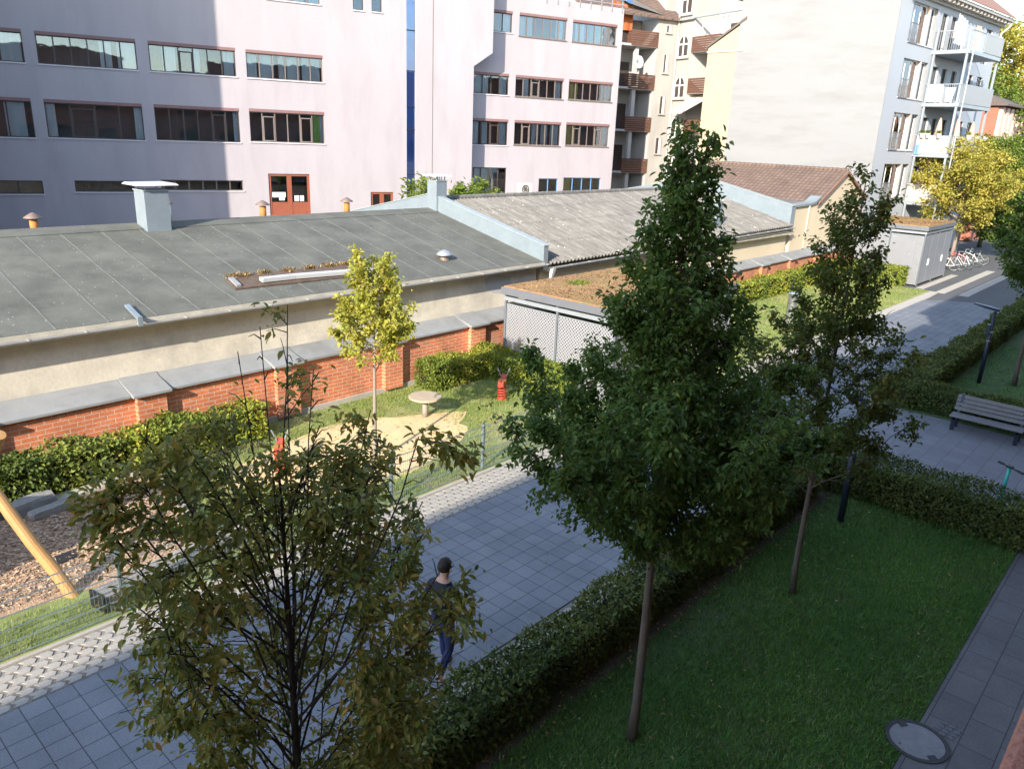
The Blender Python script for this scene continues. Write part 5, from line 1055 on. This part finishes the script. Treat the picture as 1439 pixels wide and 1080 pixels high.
# ================================================================== PERSON (walking away along the path)
def person(base,yaw):
    T=thing('person','person with dark hair and glasses in dark shirt and blue trousers walking on the slabs','person',base)
    c,s=math.cos(yaw),math.sin(yaw)
    V=[];E=[];Rr=[]
    def v(f,l,z,r,par=None):
        V.append((f*c-l*s,f*s+l*c,z)); Rr.append(r if isinstance(r,tuple) else (r,r)); i=len(V)-1
        if par is not None: E.append((par,i))
        return i
    pel=v(0,0,.93,(.15,.115)); w=v(.0,0,1.08,(.135,.10),pel); ch=v(.01,0,1.28,(.155,.115),w); up=v(.0,0,1.42,(.12,.09),ch); nk=v(.01,0,1.50,.055,up); hd0=v(.03,0,1.56,.06,nk); hd1=v(.045,0,1.64,(.078,.092),hd0); hd2=v(.04,0,1.70,(.072,.085),hd1)
    def leg(sd,hx,kn,an):
        h=v(.0,sd*.09,.86,.092,pel); t=v(kn[0]*.5,sd*.10,.68,.082,h); k=v(kn[0],sd*.10,kn[1],.06,t); cf=v((kn[0]+an[0])/2-.015,sd*.10,(kn[1]+an[1])/2+.03,.056,k); a=v(an[0],sd*.10,an[1],.038,cf); b=v(an[0]+.08,sd*.105,an[1]-.045,.036,a); v(an[0]+.17,sd*.11,an[1]-.055,.028,b)
    leg(1,0,(.16,.49),(.20,.09)); leg(-1,0,(.03,.47),(-.20,.12))
    def arm(sd,el,wr):
        sh=v(-.005,sd*.185,1.40,.062,up); m_=v(el[0]*.5,sd*.215,1.26,.048,sh); e=v(el[0],sd*.23,el[1],.042,m_); w_=v(wr[0],sd*.22,wr[1],.03,e); p=v(wr[0]+.03,sd*.215,wr[1]-.055,(.034,.022),w_)
        for q in range(4):
            o=(q-1.5)*.02; L_=(.065,.078,.072,.055)[q]; f1=v(wr[0]+.05+o,sd*.212,wr[1]-.10,.0095,p); f2=v(wr[0]+.062+o,sd*.205,wr[1]-.10-L_*.5,.0085,f1); v(wr[0]+.062+o,sd*.195,wr[1]-.10-L_,.0075,f2)
        t1=v(wr[0]+.065,sd*.20,wr[1]-.05,.011,p); v(wr[0]+.085,sd*.19,wr[1]-.095,.009,t1)
    arm(1,(-.10,1.14),(-.06,.92)); arm(-1,(.09,1.15),(.22,.97))
    me=bpy.data.meshes.new('tmp'); me.from_pydata(V,E,[]); o=bpy.data.objects.new('tmp',me); COL.objects.link(o)
    md=o.modifiers.new('s','SKIN'); sb=o.modifiers.new('d','SUBSURF'); sb.levels=2; sb.render_levels=2
    for i,q in enumerate(me.skin_vertices[0].data): q.radius=Rr[i]; q.use_root=(i==0)
    dg=bpy.context.evaluated_depsgraph_get(); body=bpy.data.meshes.new_from_object(o.evaluated_get(dg)); bpy.data.objects.remove(o)
    body.name='body'; body.materials.clear()
    for q in ('skin','shirt','denim','shoe'): body.materials.append(M[q])
    for p in body.polygons:
        x,y,z=p.center; l=-x*s+y*c
        mi=0
        if z<.085: mi=3
        elif z<.20: mi=0
        elif z<.98: mi=2
        if .98<=z<1.475: mi=1
        if abs(l)>.17 and z<1.17: mi=0
        if abs(l)>.165 and .8<z<.97: mi=0
        p.material_index=mi; p.use_smooth=True
    b=bpy.data.objects.new('body',body); COL.objects.link(b); b.parent=T; BASE[b.name]=Vector(base)
    Fr=F((base[0],base[1]),yaw); z0=base[2]
    # hair cap
    bm=bmesh.new(); bmesh.ops.create_uvsphere(bm,u_segments=24,v_segments=14,radius=1)
    kill=[q for q in bm.verts if (q.co.x>.45 and q.co.z<.35) or q.co.z<-.62 or (q.co.x>.15 and q.co.z<-.05)]
    bmesh.ops.delete(bm,geom=kill,context='VERTS')
    for q in bm.verts:
        j=1+random.uniform(-.03,.03); x,y,z=q.co.x*.108*j+.030,q.co.y*.090*j,q.co.z*.115*j+1.672; q.co=(x*c-y*s,x*s+y*c,z)
    me=bpy.data.meshes.new('hair'); bm.to_mesh(me); bm.free(); me.materials.append(M['hair']); h=bpy.data.objects.new('hair',me); COL.objects.link(h); h.parent=T; h.modifiers.new('t','SOLIDIFY').thickness=.012
    m=MB(); P=Fr.P
    for sd in (-1,1): m.tube([P(-.02,sd*.082,1.655),P(.115,sd*.080,1.66)],.004,4); m.torus(P(.128,sd*.036,1.652),Fr.u,.025,.004,14,5)
    m.tube([P(.130,-.012,1.656),P(.130,.012,1.656)],.004,4); m.v=[(x,y,z+z0) for x,y,z in m.v]; m.build('glasses','black',T)
    m=MB(); m.tube([P(.11,0,1.665),P(.142,0,1.625),P(.118,0,1.615)],[.012,.016,.008],6)
    for sd in (-1,1): m.ball(P(.035,sd*.086,1.64),.022,8)
    m.v=[(x,y,z+z0) for x,y,z in m.v]; m.build('nose_and_ears','skin',T,smooth=True)
    m=MB(); m.tube([P(.118,-.022,1.595),P(.126,0,1.593),P(.118,.022,1.595)],.006,5); m.v=[(x,y,z+z0) for x,y,z in m.v]; m.build('mouth','skin',T)
person((5.84,6.25,0),R(10))
# ================================================================== CAMERA AND LIGHT
f_=1078.78
PITCH,ROLL,YAW=(0.31405,0.041772,0.841693)
cy,sy=math.cos(YAW),math.sin(YAW); fw=Vector((sy*math.cos(PITCH),cy*math.cos(PITCH),-math.sin(PITCH))); rt=Vector((cy,-sy,0)); up=rt.cross(fw)
r2=rt*math.cos(ROLL)+up*math.sin(ROLL); u2=up*math.cos(ROLL)-rt*math.sin(ROLL)
cam=bpy.data.cameras.new('camera'); co=bpy.data.objects.new('camera',cam); COL.objects.link(co); scene.camera=co
mx=Matrix((r2,u2,-fw)).transposed().to_4x4(); mx.translation=(0,0,6.9); co.matrix_world=mx
cam.sensor_fit='HORIZONTAL'; cam.sensor_width=36; cam.lens=f_/1439*36; cam.clip_start=.05; cam.clip_end=2000
EL,AZ=R(25),R(20)
sd=bpy.data.lights.new('sun','SUN'); sd.energy=3.0; sd.angle=R(.53); sd.color=(1,.92,.81); so=bpy.data.objects.new('sun',sd); COL.objects.link(so)
ldir=Vector((math.cos(AZ)*math.cos(EL),math.sin(AZ)*math.cos(EL),-math.sin(EL))); so.rotation_euler=ldir.to_track_quat('-Z','Y').to_euler(); so.location=(-20,-10,30)
wd=bpy.data.worlds.new('World'); scene.world=wd; wd.use_nodes=True; nt=wd.node_tree; N,L=nt.nodes,nt.links
sk=N.new('ShaderNodeTexSky'); sk.sky_type='NISHITA'; sk.sun_disc=False; sk.sun_elevation=EL; sk.sun_rotation=R(250); sk.air_density=1.0; sk.dust_density=.5; sk.ozone_density=2.0
bg=N['Background']; bg.inputs['Strength'].default_value=.15
tc=N.new('ShaderNodeTexCoord'); mp=N.new('ShaderNodeMapping'); mp.inputs['Scale'].default_value=(1,1,3.2); L.new(tc.outputs['Generated'],mp.inputs['Vector'])
nz=N.new('ShaderNodeTexNoise'); nz.inputs['Scale'].default_value=3.2; nz.inputs['Detail'].default_value=7; nz.inputs['Roughness'].default_value=.58; L.new(mp.outputs['Vector'],nz.inputs['Vector'])
rp=N.new('ShaderNodeValToRGB'); rp.color_ramp.elements[0].position=.47; rp.color_ramp.elements[0].color=(0,0,0,1); rp.color_ramp.elements[1].position=.68; rp.color_ramp.elements[1].color=(.75,.75,.75,1); L.new(nz.outputs['Fac'],rp.inputs['Fac'])
mxn=N.new('ShaderNodeMix'); mxn.data_type='RGBA'; L.new(rp.outputs['Color'],mxn.inputs[0]); L.new(sk.outputs[0],mxn.inputs[6]); mxn.inputs[7].default_value=(3.6,3.9,4.4,1); L.new(mxn.outputs[2],bg.inputs['Color'])
scene.view_settings.view_transform='Standard'; scene.view_settings.look='None'; scene.view_settings.exposure=1.8; scene.view_settings.gamma=1
scene.cycles.max_bounces=8; scene.cycles.transparent_max_bounces=24
